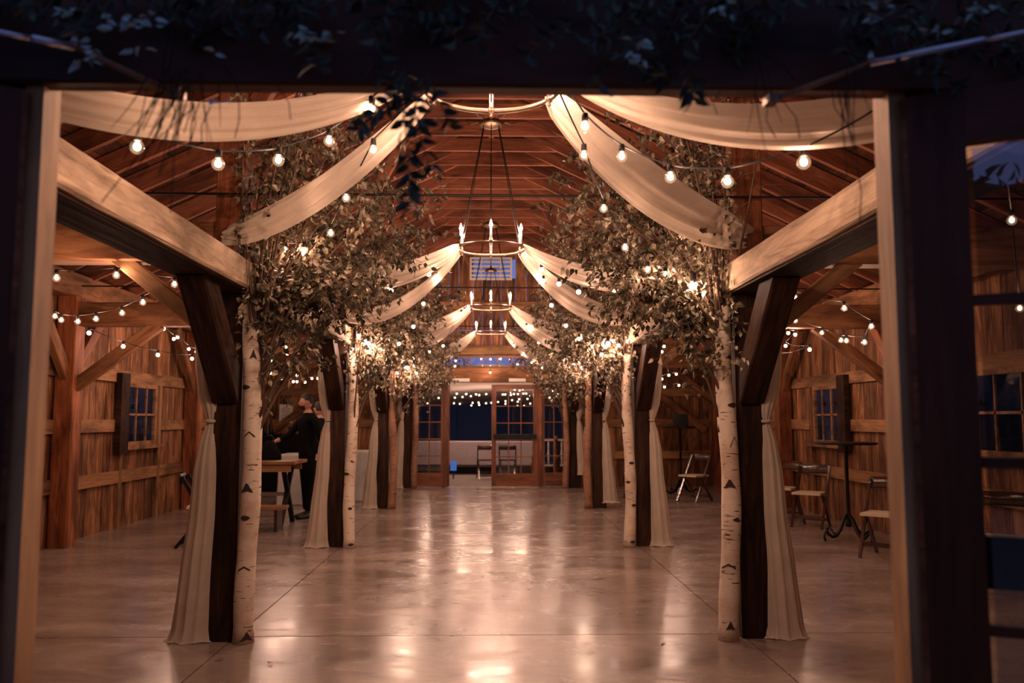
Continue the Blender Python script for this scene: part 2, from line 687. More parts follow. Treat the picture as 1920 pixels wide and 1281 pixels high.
# side walls
def side_wall(s, name, windows):
    wl = struct(name)
    rnd = random.Random(10 + s)
    y = YF + 0.1
    while y < YB:
        wd = rnd.choice((0.17, 0.2, 0.23, 0.26, 0.3))
        y1 = min(y + wd, YB)
        x = s * (XW + 0.012 + rnd.uniform(0, 0.012))
        pieces = [(0.0, ZE + 0.0)]
        for (a, b_, z0, z1) in windows:
            if y1 > a and y < b_:
                pieces = [(0.0, z0), (z1, ZE)]
        for z0, z1 in pieces:
            timber('plank', (x, (y + y1) / 2, z0), (x, (y + y1) / 2, z1), 0.02, y1 - y - 0.006, W_WALL, wl, up=(0, 1, 0))
        y = y1
    MB().box((min(s * (XW + .045), s * (XW + .06)), YF, 0), (max(s * (XW + .045), s * (XW + .06)), YB, 1.0)).build('backing_sheet', M_BLACKCLOTH, wl)
    MB().box((min(s * (XW + .045), s * (XW + .06)), YF, 2.1), (max(s * (XW + .045), s * (XW + .06)), YB, ZE + .1)).build('backing_sheet', M_BLACKCLOTH, wl)
    # rails, bay by bay between the wall posts
    yy = [YF] + ROWS
    for i in range(4):
        a, b_ = yy[i] + 0.12, yy[i + 1] - 0.12
        timber('rail', (s * (XW - 0.02), a, 0.68), (s * (XW - 0.02), b_, 0.68), 0.045, 0.16, W_RAIL, wl)
        timber('rail', (s * (XW - 0.02), a, 2.02), (s * (XW - 0.02), b_, 2.02), 0.045, 0.16, W_RAIL, wl)
        wy = [(p0, p1) for (p0, p1, _, _) in windows if p0 > a and p1 < b_]
        cuts = [a] + [t for pr in wy for t in (pr[0] - 0.10, pr[1] + 0.10)] + [b_]
        for c0, c1 in zip(cuts[0::2], cuts[1::2]):
            timber('rail', (s * (XW - 0.02), c0, 1.36), (s * (XW - 0.02), c1, 1.36), 0.045, 0.16, W_RAIL, wl)
        for pr in wy:
            for t in (pr[0] - 0.13, pr[1] + 0.13):
                timber('stud', (s * (XW - 0.02), t, 0.0), (s * (XW - 0.02), t, 1.94), 0.05, 0.09, W_RAIL if s < 0 else W_WALL, wl, up=(0, 1, 0))
    timber('wall_plate', (s * (XW - 0.1), YF, 3.0), (s * (XW - 0.1), YB, 3.0), 0.2, 0.28, W_TIE, wl, bev=0.012)
    for i, yr in enumerate(ROWS):
        timber('wall_post', (s * (XW - 0.13), yr, 0), (s * (XW - 0.13), yr, 2.86), 0.22, 0.24, W_UP if i else W_POST, wl, up=(0, 1, 0), bev=0.012)
        for dy in (-1, 1):
            if yr + dy * 0.85 < YB - .2:
                timber('wall_brace', (s * (XW - 0.13), yr + dy * 0.08, 1.95), (s * (XW - 0.13), yr + dy * 0.88, 2.86), 0.09, 0.15, W_UP if dy > 0 else W_TIE, wl, up=(0, 1, 1), bev=0.008)
        timber('wall_brace', (s * (XW - 0.2), yr, 1.82), (s * (XW - 1.15), yr, 2.55), 0.10, 0.14, W_TIE, wl, bev=0.008)
    return wl


WIN_L = [(8.0 - .55, 8.0 + .5, 1.08, 2.0 - .06), (11.8, 12.85, 1.08, 1.94), (15.7, 16.7, 1.08, 1.94)]
WIN_R = [(7.45, 8.75, 1.08, 1.94), (12.05, 13.05, 1.08, 1.94), (15.7, 16.7, 1.08, 1.94)]
side_wall(-1, 'wall_left', WIN_L)
side_wall(1, 'wall_right', WIN_R)

wn = 0
for s, ws in ((-1, WIN_L), (1, WIN_R)):
    for (a, b_, z0, z1) in ws:
        wn += 1
        wd = struct('window_%d' % wn, (s * XW, (a + b_) / 2, z0))
        x = s * (XW - 0.02)
        fr = MB()
        t = 0.055
        lo, hi = x - 0.025, x + 0.025
        fr.box((lo, a, z0), (hi, b_, z0 + t)).box((lo, a, z1 - t), (hi, b_, z1))
        fr.box((lo, a, z0 + t), (hi, a + t, z1 - t)).box((lo, b_ - t, z0 + t), (hi, b_, z1 - t))
        fr.build('window_frame', W_RAIL, wd, world=True)
        for k in (1, 2):
            yy = a + (b_ - a) * k / 3
            MB().box((x - .012, yy - .014, z0 + t), (x + .012, yy + .014, z1 - t)).build('muntin', W_RAIL, wd, world=True)
        zz = (z0 + z1) / 2
        MB().box((x - .012, a + t, zz - .014), (x + .012, b_ - t, zz + .014)).build('muntin', W_RAIL, wd, world=True)
        for k in range(3):
            for j in range(2):
                ya, yb = a + (b_ - a) * k / 3, a + (b_ - a) * (k + 1) / 3
                za, zb = (z0, zz) if j == 0 else (zz, z1)
                MB().box((x - .002, ya + .012, za + .012), (x + .002, yb - .012, zb - .012)).build('pane', M_PANE, wd, world=True)
        q0, q1 = sorted((s * (XW - .12), s * (XW - .045)))
        MB().box((q0, a - .36, z0 - .1), (q1, a - .10, z1 + .12)).build('shutter', W_POST, wd, world=True)
        MB().box((min(x, x - s * .09), a - .12, z0 - .05), (max(x, x - s * .09), b_ + .12, z0)).build('window_sill', W_RAIL, wd, world=True)

# lateral ties, tie rods, aisle beams, posts
ORD = ['nearest', 'second', 'third', 'farthest']
SIDE = {-1: 'left', 1: 'right'}
for i, yr in enumerate(ROWS):
    for s in (-1, 1):
        o = timber('tie_beam', (s * 1.89, yr + .03, 2.66), (s * (XW - 0.03), yr + .03, 2.66), 0.2, 0.27, W_TIE, None, bev=0.012)
        tag(o, '%s orange cross beam over the %s side aisle, post to wall' % (ORD[i], SIDE[s]), 'beam', 'cross beams over the aisles')
    if i < 3:
        o = MB().tube([(-4.7, yr - .15, 2.97), (4.7, yr - .15, 2.97)], 0.008, 6).build('tie_rod', M_BLACK, None)
        tag(o, '%s thin black steel rod crossing the hall under the rafters' % ORD[i], 'rod', 'steel tie rods')

for s in (-1, 1):
    yy = [YF + .04, ROWS[0] + .12, ROWS[1] + .12, ROWS[2] + .12, YB - .02]
    for i in range(4):
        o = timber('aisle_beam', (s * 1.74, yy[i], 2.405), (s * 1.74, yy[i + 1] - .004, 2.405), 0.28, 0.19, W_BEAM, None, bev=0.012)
        o_ = timber('underside_shade', (s * 1.755, yy[i] + .01, 2.304), (s * 1.755, yy[i + 1] - .014, 2.304), 0.25, 0.012, W_POST, None)  # added dark strip, paints in the shade under the beam
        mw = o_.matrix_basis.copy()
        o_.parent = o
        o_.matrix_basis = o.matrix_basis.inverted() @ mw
        tag(o, ['pale rough-sawn beam sloping from the doorway to the nearest %s post',
                'pale beam running from the nearest to the second %s post',
                'pale beam running from the second to the third %s post',
                'pale beam from the third %s post to the back wall'][i] % SIDE[s], 'beam', 'beams on the %s row of posts' % SIDE[s])
    for i, yr in enumerate(ROWS):
        p = thing('timber_post', '%s dark square timber post of the %s row' % (ORD[i], SIDE[s]), 'post', (s * 1.78, yr, 0), 0, 'posts of the %s row' % SIDE[s])
        timber('post_shaft', (s * 1.78, yr, 0), (s * 1.78, yr, 2.36), 0.22, 0.22, W_POST, p, up=(0, 1, 0), bev=0.014)
        timber('upper_post', (s * 1.785, yr, 2.36), (s * 1.785, yr, zroof(1.785) - .1), 0.2, 0.2, W_UP, p, up=(0, 1, 0), bev=0.012)
        for dy in (-1, 1):
            if yr + dy * .8 > YB - .1:
                continue
            timber('knee_brace', (s * 1.77, yr + dy * 0.06, 1.62), (s * 1.77, yr + dy * 0.80, 2.36), 0.17, 0.20, W_POST, p, up=(0, 0, 1), bev=0.012)
        timber('knee_brace', (s * 1.84, yr, 1.98), (s * 2.56, yr, 2.56), 0.09, 0.11, W_BRACE, p, bev=0.006)
        timber('upper_brace', (s * 1.80, yr - .01, 3.35), (s * 0.9, yr - .01, zroof(.9) - .12), 0.09, 0.12, W_RAFT, p, bev=0.006)


# back wall with glazed doors
bw = struct('wall_back')
rnd = random.Random(77)
x = -XW
while x < XW - 0.01:
    wd = rnd.choice((0.2, 0.24, 0.28, 0.32))
    x1 = min(x + wd, XW)
    for c in (-1.66, 1.66):
        if x < c < x1 and x1 - c > 0.001 and c - x > .001:
            x1 = c
    xm = (x + x1) / 2
    yb = YB + 0.012 + rnd.uniform(0, .012)
    z0 = 0.0
    if -1.66 - 1e-6 <= x and x1 <= 1.66 + 1e-6:
        z0 = 2.80
    elif abs(xm) < 2.0 and xm > 0:
        z0 = 0.0
    segs = [(z0, 3.35), (3.36, zroof(xm) + .03)]
    if z0 > 3.3:
        segs = [(z0, zroof(xm))]
    if zroof(xm) < 3.5:
        segs = [(z0, zroof(xm) + .03)]
    for a, b_ in segs:
        if abs(xm) < 0.44 and b_ > 4:
            timber('plank', (xm, yb, a), (xm, yb, 4.5), x1 - x - .006, 0.02, W_WALL, bw, up=(0, 1, 0))
            timber('plank', (xm, yb, 4.92), (xm, yb, b_), x1 - x - .006, 0.02, W_WALL, bw, up=(0, 1, 0))
        else:
            timber('plank', (xm, yb, a), (xm, yb, b_), x1 - x - .006, 0.02, W_WALL, bw, up=(0, 1, 0))
    x = x1
for s in (-1, 1):
    lo, hi = sorted((s * 1.7, s * XW))
    MB().box((lo, YB + .04, 0), (hi, YB + .06, 3.3)).build('backing_sheet', M_BLACKCLOTH, bw)
    for z in (0.68, 1.36, 2.02):
        lo, hi = sorted((s * 1.9, s * (XW - .25)))
        timber('rail', (lo, YB - .02, z), (hi, YB - .02, z), 0.045, 0.16, W_RAIL, bw)
    timber('wall_brace', (s * 4.6, YB - .1, 1.2), (s * 2.9, YB - .1, 2.5), 0.08, 0.14, W_TIE, bw, bev=0.006)
timber('rail', (-1.9, YB - .03, 2.93), (1.9, YB - .03, 2.93), 0.06, 0.2, W_BRACE, bw)
timber('rail', (-2.6, YB - .03, 3.9), (2.6, YB - .03, 3.9), 0.05, 0.16, W_RAIL, bw)

# gable window with white slats
gw = struct('window_%d' % (wn + 1), (0, YB, 4.5))
f = MB()
f.box((-.46, YB - .03, 4.46), (.46, YB + .02, 4.5)).box((-.46, YB - .03, 4.92), (.46, YB + .02, 4.96)).box((-.46, YB - .03, 4.5), (-.42, YB + .02, 4.92)).box((.42, YB - .03, 4.5), (.46, YB + .02, 4.92))
f.build('window_frame', M_PAPER, gw, world=True)
MB().box((-.42, YB, 4.5), (.42, YB + .004, 4.92)).build('pane', M_PANE, gw, world=True)
for k in range(4):
    MB().box((-.42, YB - .02, 4.54 + k * .1), (.42, YB - .005, 4.58 + k * .1)).build('slat', M_PAPER, gw, world=True)
for k in range(3):
    MB().box((-.22 + k * .21, YB - .022, 4.5), (-.20 + k * .21, YB - .002, 4.92)).build('muntin', M_PAPER, gw, world=True)

# transom over the doors
tr = struct('window_%d' % (wn + 2), (0, YB, 2.56))
f = MB()
f.box((-1.66, YB - .04, 2.54), (1.66, YB + .03, 2.585)).box((-1.66, YB - .04, 2.755), (1.66, YB + .03, 2.81))
f.build('window_frame', W_DOOR, tr, world=True)
n_p = 11
for k in range(n_p + 1):
    xx = -1.64 + 3.28 * k / n_p
    MB().box((xx - .013, YB - .02, 2.585), (xx + .013, YB + .02, 2.755)).build('muntin', W_DOOR, tr, world=True)
    if k < n_p:
        MB().box((xx + .013, YB - .002, 2.585), (xx + 3.28 / n_p - .013, YB + .002, 2.755)).build('pane', M_PANE, tr, world=True)
o = timber('trim_1', (-1.74, YB - .06, 2.38), (1.74, YB - .06, 2.38), 0.18, 0.31, W_TIE, None, bev=0.012)
tag(o, kind='structure')
for k, xx in enumerate((-1.66, -.955, 1.06, 1.66)):
    o = timber('trim_%d' % (k + 2), (xx, YB - .02, 0), (xx, YB - .02, 2.22), 0.08, 0.10, W_DOOR, None, up=(0, 1, 0))
    tag(o, kind='structure')
o = MB().box((-.93, YB - .08, 0), (1.04, YB + .06, 0.012)).build('trim_6', M_STEEL, None)
tag(o, kind='structure')


def glazed(root, x0, x1, z0, z1, bottom, cols, rows, m, pane_m, stile=0.1, th=0.045, top=0.1, T=None):
    """glazed panel in the plane y=0, from x0 to x1; T places it in the world"""
    T = T or M.Identity(4)

    def pc(name, lo, hi, mm):
        c = V([(a + b_) / 2 for a, b_ in zip(lo, hi)])
        d = [b_ - a for a, b_ in zip(lo, hi)]
        ax = 0 if d[0] >= d[2] else 2
        if ax == 0:
            me = timber_mesh(d[0], d[1], d[2], mm, 0)
            mt = M.Translation(c)
        else:
            me = timber_mesh(d[2], d[1], d[0], mm, 0)
            mt = M.Translation(c) @ M.Rotation(PI / 2, 4, 'Y')
        return link(name, me, root, T @ mt)

    h = th / 2
    pc('stile', (x0, -h, z0), (x0 + stile, h, z1), m)
    pc('stile', (x1 - stile, -h, z0), (x1, h, z1), m)
    pc('top_rail', (x0 + stile, -h, z1 - top), (x1 - stile, h, z1), m)
    pc('bottom_panel', (x0 + stile, -h, z0), (x1 - stile, h, z0 + bottom), m)
    gx0, gx1, gz0, gz1 = x0 + stile, x1 - stile, z0 + bottom, z1 - top
    for k in range(1, cols):
        xx = gx0 + (gx1 - gx0) * k / cols
        pc('muntin', (xx - .011, -.012, gz0), (xx + .011, .012, gz1), m)
    for k in range(1, rows):
        zz = gz0 + (gz1 - gz0) * k / rows
        pc('muntin', (gx0, -.013, zz - .011), (gx1, .013, zz + .011), m)
    for i in range(cols):
        for j in range(rows):
            a0, a1 = gx0 + (gx1 - gx0) * i / cols, gx0 + (gx1 - gx0) * (i + 1) / cols
            b0, b1 = gz0 + (gz1 - gz0) * j / rows, gz0 + (gz1 - gz0) * (j + 1) / rows
            c = V(((a0 + a1) / 2, 0, (b0 + b1) / 2))
            me = MB().box((-(a1 - a0) / 2 + .011, -.002, -(b1 - b0) / 2 + .011), ((a1 - a0) / 2 - .011, .002, (b1 - b0) / 2 - .011)).mesh('pane', pane_m)
            link('pane', me, root, T @ M.Translation(c))
    return pc


TB = M.Translation((0, YB, 0))
d = struct('window_%d' % (wn + 3), (-1.3, YB, 0))
glazed(d, -1.62, -1.0, 0.02, 2.2, 0.28, 2, 5, W_DOOR, M_PANE, .06, T=TB)
d = struct('window_%d' % (wn + 4), (1.3, YB, 0))
glazed(d, 1.10, 1.62, 0.02, 2.2, 0.28, 2, 5, W_DOOR, M_PANE, .06, T=TB)
d = struct('door_1', (.5, YB, 0))
pc = glazed(d, 0.02, 1.02, 0.02, 2.18, 0.26, 3, 5, W_DOOR, M_PANE, .10, T=TB)
MB().box((.06, YB - .11, 1.03), (.98, YB - .05, 1.12)).build('panic_bar', M_BLACK, d, world=True)
MB().sphere((.55, YB - .05, 2.13), .02).build('closer_bracket', M_STEEL, d, world=True)
# open left leaf folded outward into the tent
d = struct('door_2', (-.93, YB, 0))
glazed(d, 0, .95, 0.02, 2.18, 0.26, 3, 5, W_DOOR, M_PANE, .10, T=M.Translation((-.90, YB + .02, 0)) @ M.Rotation(R(100), 4, 'Z'))
# white cards on the header
for xx, nm in ((-.63, 'left'), (.57, 'right')):
    o = MB().box((xx - .18, YB - .165, 2.24), (xx + .18, YB - .152, 2.31)).build('header_card', M_PAPER, None)
    tag(o, 'white rectangular card on the %s of the header over the far doors' % nm, 'sign', 'cards over the far doors')

# front wall: the doorway the camera looks through
fw = struct('wall_front')
rnd = random.Random(5)
for s in (-1, 1):
    x = 1.72
    while x < XW + .1:
        x1 = min(x + 0.24, XW + .1)
        xm = s * (x + x1) / 2
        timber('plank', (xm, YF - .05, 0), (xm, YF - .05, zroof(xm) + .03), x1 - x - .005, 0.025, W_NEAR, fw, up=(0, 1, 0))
        x = x1
k = 0
for z in [2.52 + 0.24 * i for i in range(13)]:
    hw = min(1.72, (zroof(0) - z - .1) / SL)
    if hw > .1:
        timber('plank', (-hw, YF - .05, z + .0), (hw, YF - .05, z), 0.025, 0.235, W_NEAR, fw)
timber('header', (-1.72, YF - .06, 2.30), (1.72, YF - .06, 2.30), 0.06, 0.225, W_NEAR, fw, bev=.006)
for s, xj in ((-1, -.99), (1, .90)):
    timber('door_jamb', (xj + s * .02, YF - .035, 0), (xj + s * .02, YF - .035, 2.22), 0.04, 0.075, W_JAMB, fw, up=(0, 1, 0))
    timber('jamb_stop', (xj + s * .062, YF - .02, 0), (xj + s * .062, YF - .02, 2.22), 0.044, 0.06, M_BLACKCLOTH, fw, up=(0, 1, 0))
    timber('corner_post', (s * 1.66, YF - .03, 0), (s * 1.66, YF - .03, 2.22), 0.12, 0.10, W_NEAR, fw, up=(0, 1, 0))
d = struct('window_%d' % (wn + 5), (1.3, YF, 0))
glazed(d, 1.0, 1.60, 0.0, 2.2, 0.26, 1, 1, W_NEAR, M_PANE, .05, T=M.Translation((0, YF, 0)), top=.07)
d = struct('window_%d' % (wn + 6), (-1.3, YF, 0))
glazed(d, -1.60, -1.08, 0.0, 2.2, 0.26, 1, 1, W_NEAR, M_PANE, .05, T=M.Translation((0, YF, 0)), top=.07)
TR = M.Translation((.94, YF - .075, 0)) @ M.Rotation(R(-28), 4, 'Z')
d = struct('door_3', (.93, YF - .07, 0))
glazed(d, 0, .93, .02, 2.17, .30, 3, 5, W_NEAR, M_NEARPANE, .115, .04, .12, T=TR)
link('panic_bar', MB().box((.10, .03, 1.09), (.86, .075, 1.20)).mesh('panic_bar', M_BLACK), d, TR)
link('hinge_edge', MB().box((-.012, -.02, .02), (0, .0, 2.17)).mesh('hinge_edge', W_UP), d, TR)
TL = M.Translation((-1.035, YF - .075, 0)) @ M.Rotation(R(180 + 28), 4, 'Z')
d2 = struct('door_4', (-1.03, YF - .07, 0))
glazed(d2, 0, .93, .02, 2.17, .30, 3, 5, W_NEAR, M_NEARPANE, .115, .04, .12, T=TL)
link('hinge_edge', MB().box((-.012, .0, .02), (0, .02, 2.17)).mesh('hinge_edge', W_UP), d2, TL)
for s, pts, nm in ((1, [at(1925, 60, 1.62), at(1845, 75, 1.66), at(1632, 118, 1.74)], 'right'), (-1, [at(-5, 60, 1.62), at(60, 72, 1.66), at(140, 88, 1.72)], 'left')):
    t = thing('door_closer', 'silver door closer arm over the opened %s entrance door' % nm, 'door closer', pts[1], 0, 'door closer arms')
    MB().tube([pts[0], pts[1]], .0055, 8).build('track', M_ALU, t, True, True)
    MB().tube([pts[1], pts[2]], .008, 8).build('arm', M_ALU, t, True, True)
    e = pts[2]
    end = at(1448, 188, 1.80) if s > 0 else at(330, 176, 1.80)
    MB().tube([e, e + V((0, 0, .022))], .009, 8).build('elbow', M_STEEL, t, True, True)
    MB().tube([e, end], .0065, 8).build('forearm', W_TABLE, t, True, True)
    MB().box(tuple(end - V((.012, .012, .005))), tuple(end + V((.012, .03, .012)))).build('bracket', M_BRONZE, t, False, True)
for u, nm in ((527, 'left'), (1247, 'right')):
    p = at(u, 158, 1.90)
    o = MB().lathe([(.008, .012), (.0095, 0), (.004, -.012)], p, 8).build('door_stop', M_PAPER, None, True)
    tag(o, 'small white catch under the header, on the %s' % nm, 'catch', 'catches under the header')


# ------------------------------------------------------------------ chandeliers
CHY = [3.82, 7.9, 12.1, 16.2]


def chandelier(Y, z, label):
    t = thing('ring_chandelier', label, 'chandelier', (0, Y, z), 0, 'ring chandeliers')
    MB().torus((0, Y, z), .32, .013, .009, 56, 8).build('ring', M_BRONZE, t, True, True)
    top = z + 1.2
    MB().lathe([(.012, .10), (.02, .06), (.09, .035), (.12, 0), (.10, -.02), (.04, -.035), (.012, -.05)], (0, Y, top), 16).build('hub', M_BRONZE, t, True, True)
    MB().tube([(0, Y, top + .08), (0, Y, zroof(0) - .27)], .007, 8).build('down_rod', M_BLACK, t, True, True)
    for k in range(5):
        a = k * 2 * PI / 5 + .3
        MB().tube([(rr * math.cos(a), Y + rr * math.sin(a), top + zz) for rr, zz in ((.08, .0), (.14, .04), (.20, .02), (.25, .05))], [.008, .007, .006, .004], 6).build('scroll_arm', M_BRONZE, t, True, True)
    for k in range(6):
        a = PI / 2 + k * PI / 3
        c = V((.32 * math.cos(a), Y + .32 * math.sin(a), z))
        cs = MB().lathe([(.006, -.035), (.012, -.028), (.006, -.02), (.017, -.008), (.02, .012), (.012, .02)], c, 10).build('candle_cup', M_BRONZE, t, True, True)
        MB().lathe([(.010, .02), (.010, .13)], c, 10).build('candle_sleeve', M_SLEEVE, cs, True, True)
        MB().lathe([(.004, .13), (.013, .15), (.014, .165), (.006, .19), (.001, .205)], c, 10).build('candle_bulb', M_FLAME, cs, True, True)
        lamp(c + V((0, 0, .165)), CANDLE_W, t, .02)
        if k % 2 == 0 or True:
            MB().tube([c + V((0, 0, .01)), V((0, Y, top - .02)) + V((c.x * .25, (c.y - Y) * .25, 0))], .0045, 5).build('suspension_rod', M_BLACK, t, False, True)
    return t


for Y, z, l in zip(CHY, (2.98, 3.04, 3.03, 3.08), ('nearest ring chandelier, half hidden behind the door header',
                                                   'second ring chandelier, large whole ring with tall rods',
                                                   'third ring chandelier, between the second and the one by the far doors',
                                                   'farthest and smallest ring chandelier, just above the far doors')):
    chandelier(Y, z, l)


# ------------------------------------------------------------------ drapes
def swag(p, q, sag, wmid, w0, w1, label, seed, group):
    p, q = V(p), V(q)
    rnd = random.Random(seed)
    NU, NV = 40, 22
    ph = [rnd.uniform(0, 6) for _ in range(4)]
    hd = V(((q - p).x, (q - p).y, 0)).normalized()
    side = V((-hd.y, hd.x, 0))
    mb = MB()
    for i in range(NU + 1):
        t = i / NU
        c = p.lerp(q, t) - V((0, 0, 4 * sag * t * (1 - t)))
        k = math.sin(PI * min(1, t * 1.0)) ** 0.5
        wd = (w0 * (1 - t) + w1 * t) * (1 - k) + wmid * k
        for j in range(NV + 1):
            vv = j / NV
            off = (vv - .5)
            wav = .10 * math.sin(vv * 21 + ph[0] + .8 * math.sin(t * 3 + ph[1])) + .06 * math.sin(vv * 41 + ph[2] + t * 4)
            belly = .30 * (1 - (2 * vv - 1) ** 2)
            d = V((0, 0, -1)) * (off * .92) + side * (belly * .8 + wav * .55 + off * .35)
            mb.v.append(tuple(c + d * wd))
    for i in range(NU):
        for j in range(NV):
            a = i * (NV + 1) + j
            mb.f.append((a, a + 1, a + NV + 2, a + NV + 1))
    o = mb.build('ceiling_drape', M_SHEER, None, True)
    return tag(o, label, 'drape', group)


GS = 'ivory swags from the chandelier rings'
NTH = ['nearest', 'second', 'third', 'farthest']
for k, Y in enumerate(CHY):
    zr = (2.98, 3.04, 3.03, 3.08)[k]
    for s in (-1, 1):
        # towards the camera
        if k == 0:
            swag((s * .27, Y - .2, zr), (s * 1.85, 2.05, 2.57), .32, .17, .05, .12, 'ivory swag from behind the header sweeping to the %s door jamb' % SIDE[s], 3 + s, GS)
        else:
            swag((s * .29, Y - .12, zr), (s * 1.75, ROWS[k - 1], 2.66), .28, .22, .05, .08, 'ivory swag from the %s chandelier forward to the %s %s post' % (NTH[k], NTH[k - 1], SIDE[s]), 20 + k + s, GS)
        swag((s * .28, Y + .14, zr), (s * 1.82, ROWS[k] - .08, 2.70), .13 if k == 0 else .27, .30 if k == 0 else .22, .08, .09,
             'ivory swag from the %s chandelier back to the %s %s post' % (NTH[k], NTH[k], SIDE[s]), 40 + k + s, GS)


def curtain(s, yr, label, seed, floor=0.0):
    """sheer panel tied at shoulder height on the outer side of a post"""
    rnd = random.Random(seed)
    prof = [(2.34, 1.97, .015), (2.2, 1.96, .03), (2.0, 1.935, .055), (1.8, 1.90, .078), (1.62, 1.885, .070), (1.5, 1.87, .048), (1.445, 1.865, .033),
            (1.425, 1.865, .031), (1.40, 1.866, .036), (1.3, 1.88, .055), (1.1, 1.895, .072), (.8, 1.905, .082), (.5, 1.93, .094), (.25, 1.945, .104), (.08, 1.955, .112), (.015 + floor, 1.96, .125), (.004 + floor, 1.965, .145)]
    if floor:
        prof = [(z, c, r_) for z, c, r_ in prof if z >= floor]
        prof.append((floor, 1.975, .125))
    t = thing('tied_curtain', label, 'curtain', (s * 1.97, yr, floor), 0, 'tied ivory curtains on the posts')
    N = 54
    ph = rnd.uniform(0, 6)
    nfold = 9
    mb = MB()
    # densify
    P = []
    for (a, b_) in zip(prof[:-1], prof[1:]):
        st = max(1, int((a[0] - b_[0]) / .05))
        for i in range(st):
            P.append(tuple(a[m_] + (b_[m_] - a[m_]) * i / st for m_ in range(3)))
    P.append(prof[-1])
    for (z, c, r_) in P:
        for j in range(N):
            a = 2 * PI * j / N
            g = 1 + .10 * math.sin(nfold * a + ph + .5 * math.sin(z * 3)) + .06 * math.sin((nfold * 2 + 1) * a + ph * 2 + z)
            edge = 0 if z > .3 else (0.3 - z) * .16 * math.sin(3 * a + ph)
            mb.v.append((s * (c + r_ * g * math.cos(a) + edge * .2), yr - .04 + r_ * .62 * g * math.sin(a), z if z > .03 + floor else z + .004 * math.sin(5 * a) + .004))
    for i in range(len(P) - 1):
        for j in range(N):
            a, b_ = i * N + j, i * N + (j + 1) % N
            mb.f.append((a, b_, b_ + N, a + N))
    mb.build('panel', M_SHEER, t, True, True)
    MB().torus((s * 1.866, yr - .04, 1.434), .032, .012, .006, 24, 6).build('tie_band', M_SHEER, t, True, True)


for i, yr in enumerate(ROWS):
    for s in (-1, 1):
        curtain(s, yr - (.05 if i < 3 else .12), 'ivory curtain tied at the middle beside the %s %s post' % (NTH[i], SIDE[s]), 60 + i * 2 + s, .27 if (i == 3 and s == 1) else (.08 if (i == 2 and s == 1) else 0.0))


# ------------------------------------------------------------------ leaves and trees
def leaf_mesh(L, w_, m, name='leaf', fold=.25, droop=.15):
    mb = MB()
    mb.v = [(0, 0, 0), (.3 * L, .5 * w_, fold * w_ * .5), (.65 * L, .36 * w_, fold * w_ * .4 - droop * L * .3), (L, 0, -droop * L),
            (.65 * L, -.36 * w_, fold * w_ * .4 - droop * L * .3), (.3 * L, -.5 * w_, fold * w_ * .5), (.35 * L, 0, 0), (.7 * L, 0, -droop * L * .4)]
    mb.f = [(0, 6, 1), (1, 6, 7, 2), (2, 7, 3), (3, 7, 4), (4, 7, 6, 5), (5, 6, 0)]
    return mb


LEAFV = [leaf_mesh(1, w_, None, fold=f_, droop=d_) for w_, f_, d_ in ((.64, .35, .1), (.58, .8, .2), (.72, .15, .3), (.44, .9, .25))]
BIRCH_LEAVES = [leaf_mesh(.058, .058 * w_, None, fold=f_, droop=d_).mesh('leaf', M_LEAF) for w_, f_, d_ in ((.64, .35, .1), (.58, .8, .2), (.72, .15, .3), (.44, .9, .25))]


def add_leaf(mb, pos, q, size, kind):
    src = LEAFV[kind]
    k = len(mb.v)
    for v_ in src.v:
        mb.v.append(tuple(pos + q @ (V(v_) * size)))
    mb.f += [tuple(k + i for i in f_) for f_ in src.f]


def rq(rnd, d, spread):
    """orientation with local X near d"""
    v_ = V((d.x + rnd.gauss(0, spread), d.y + rnd.gauss(0, spread), d.z + rnd.gauss(0, spread))).normalized()
    return v_.to_track_quat('X', 'Z') @ Q((1, 0, 0), rnd.uniform(0, 2 * PI))


def bez(a, b_, c, n_):
    return [a * (1 - t) ** 2 + b_ * 2 * t * (1 - t) + c * t * t for t in [i / n_ for i in range(n_ + 1)]]


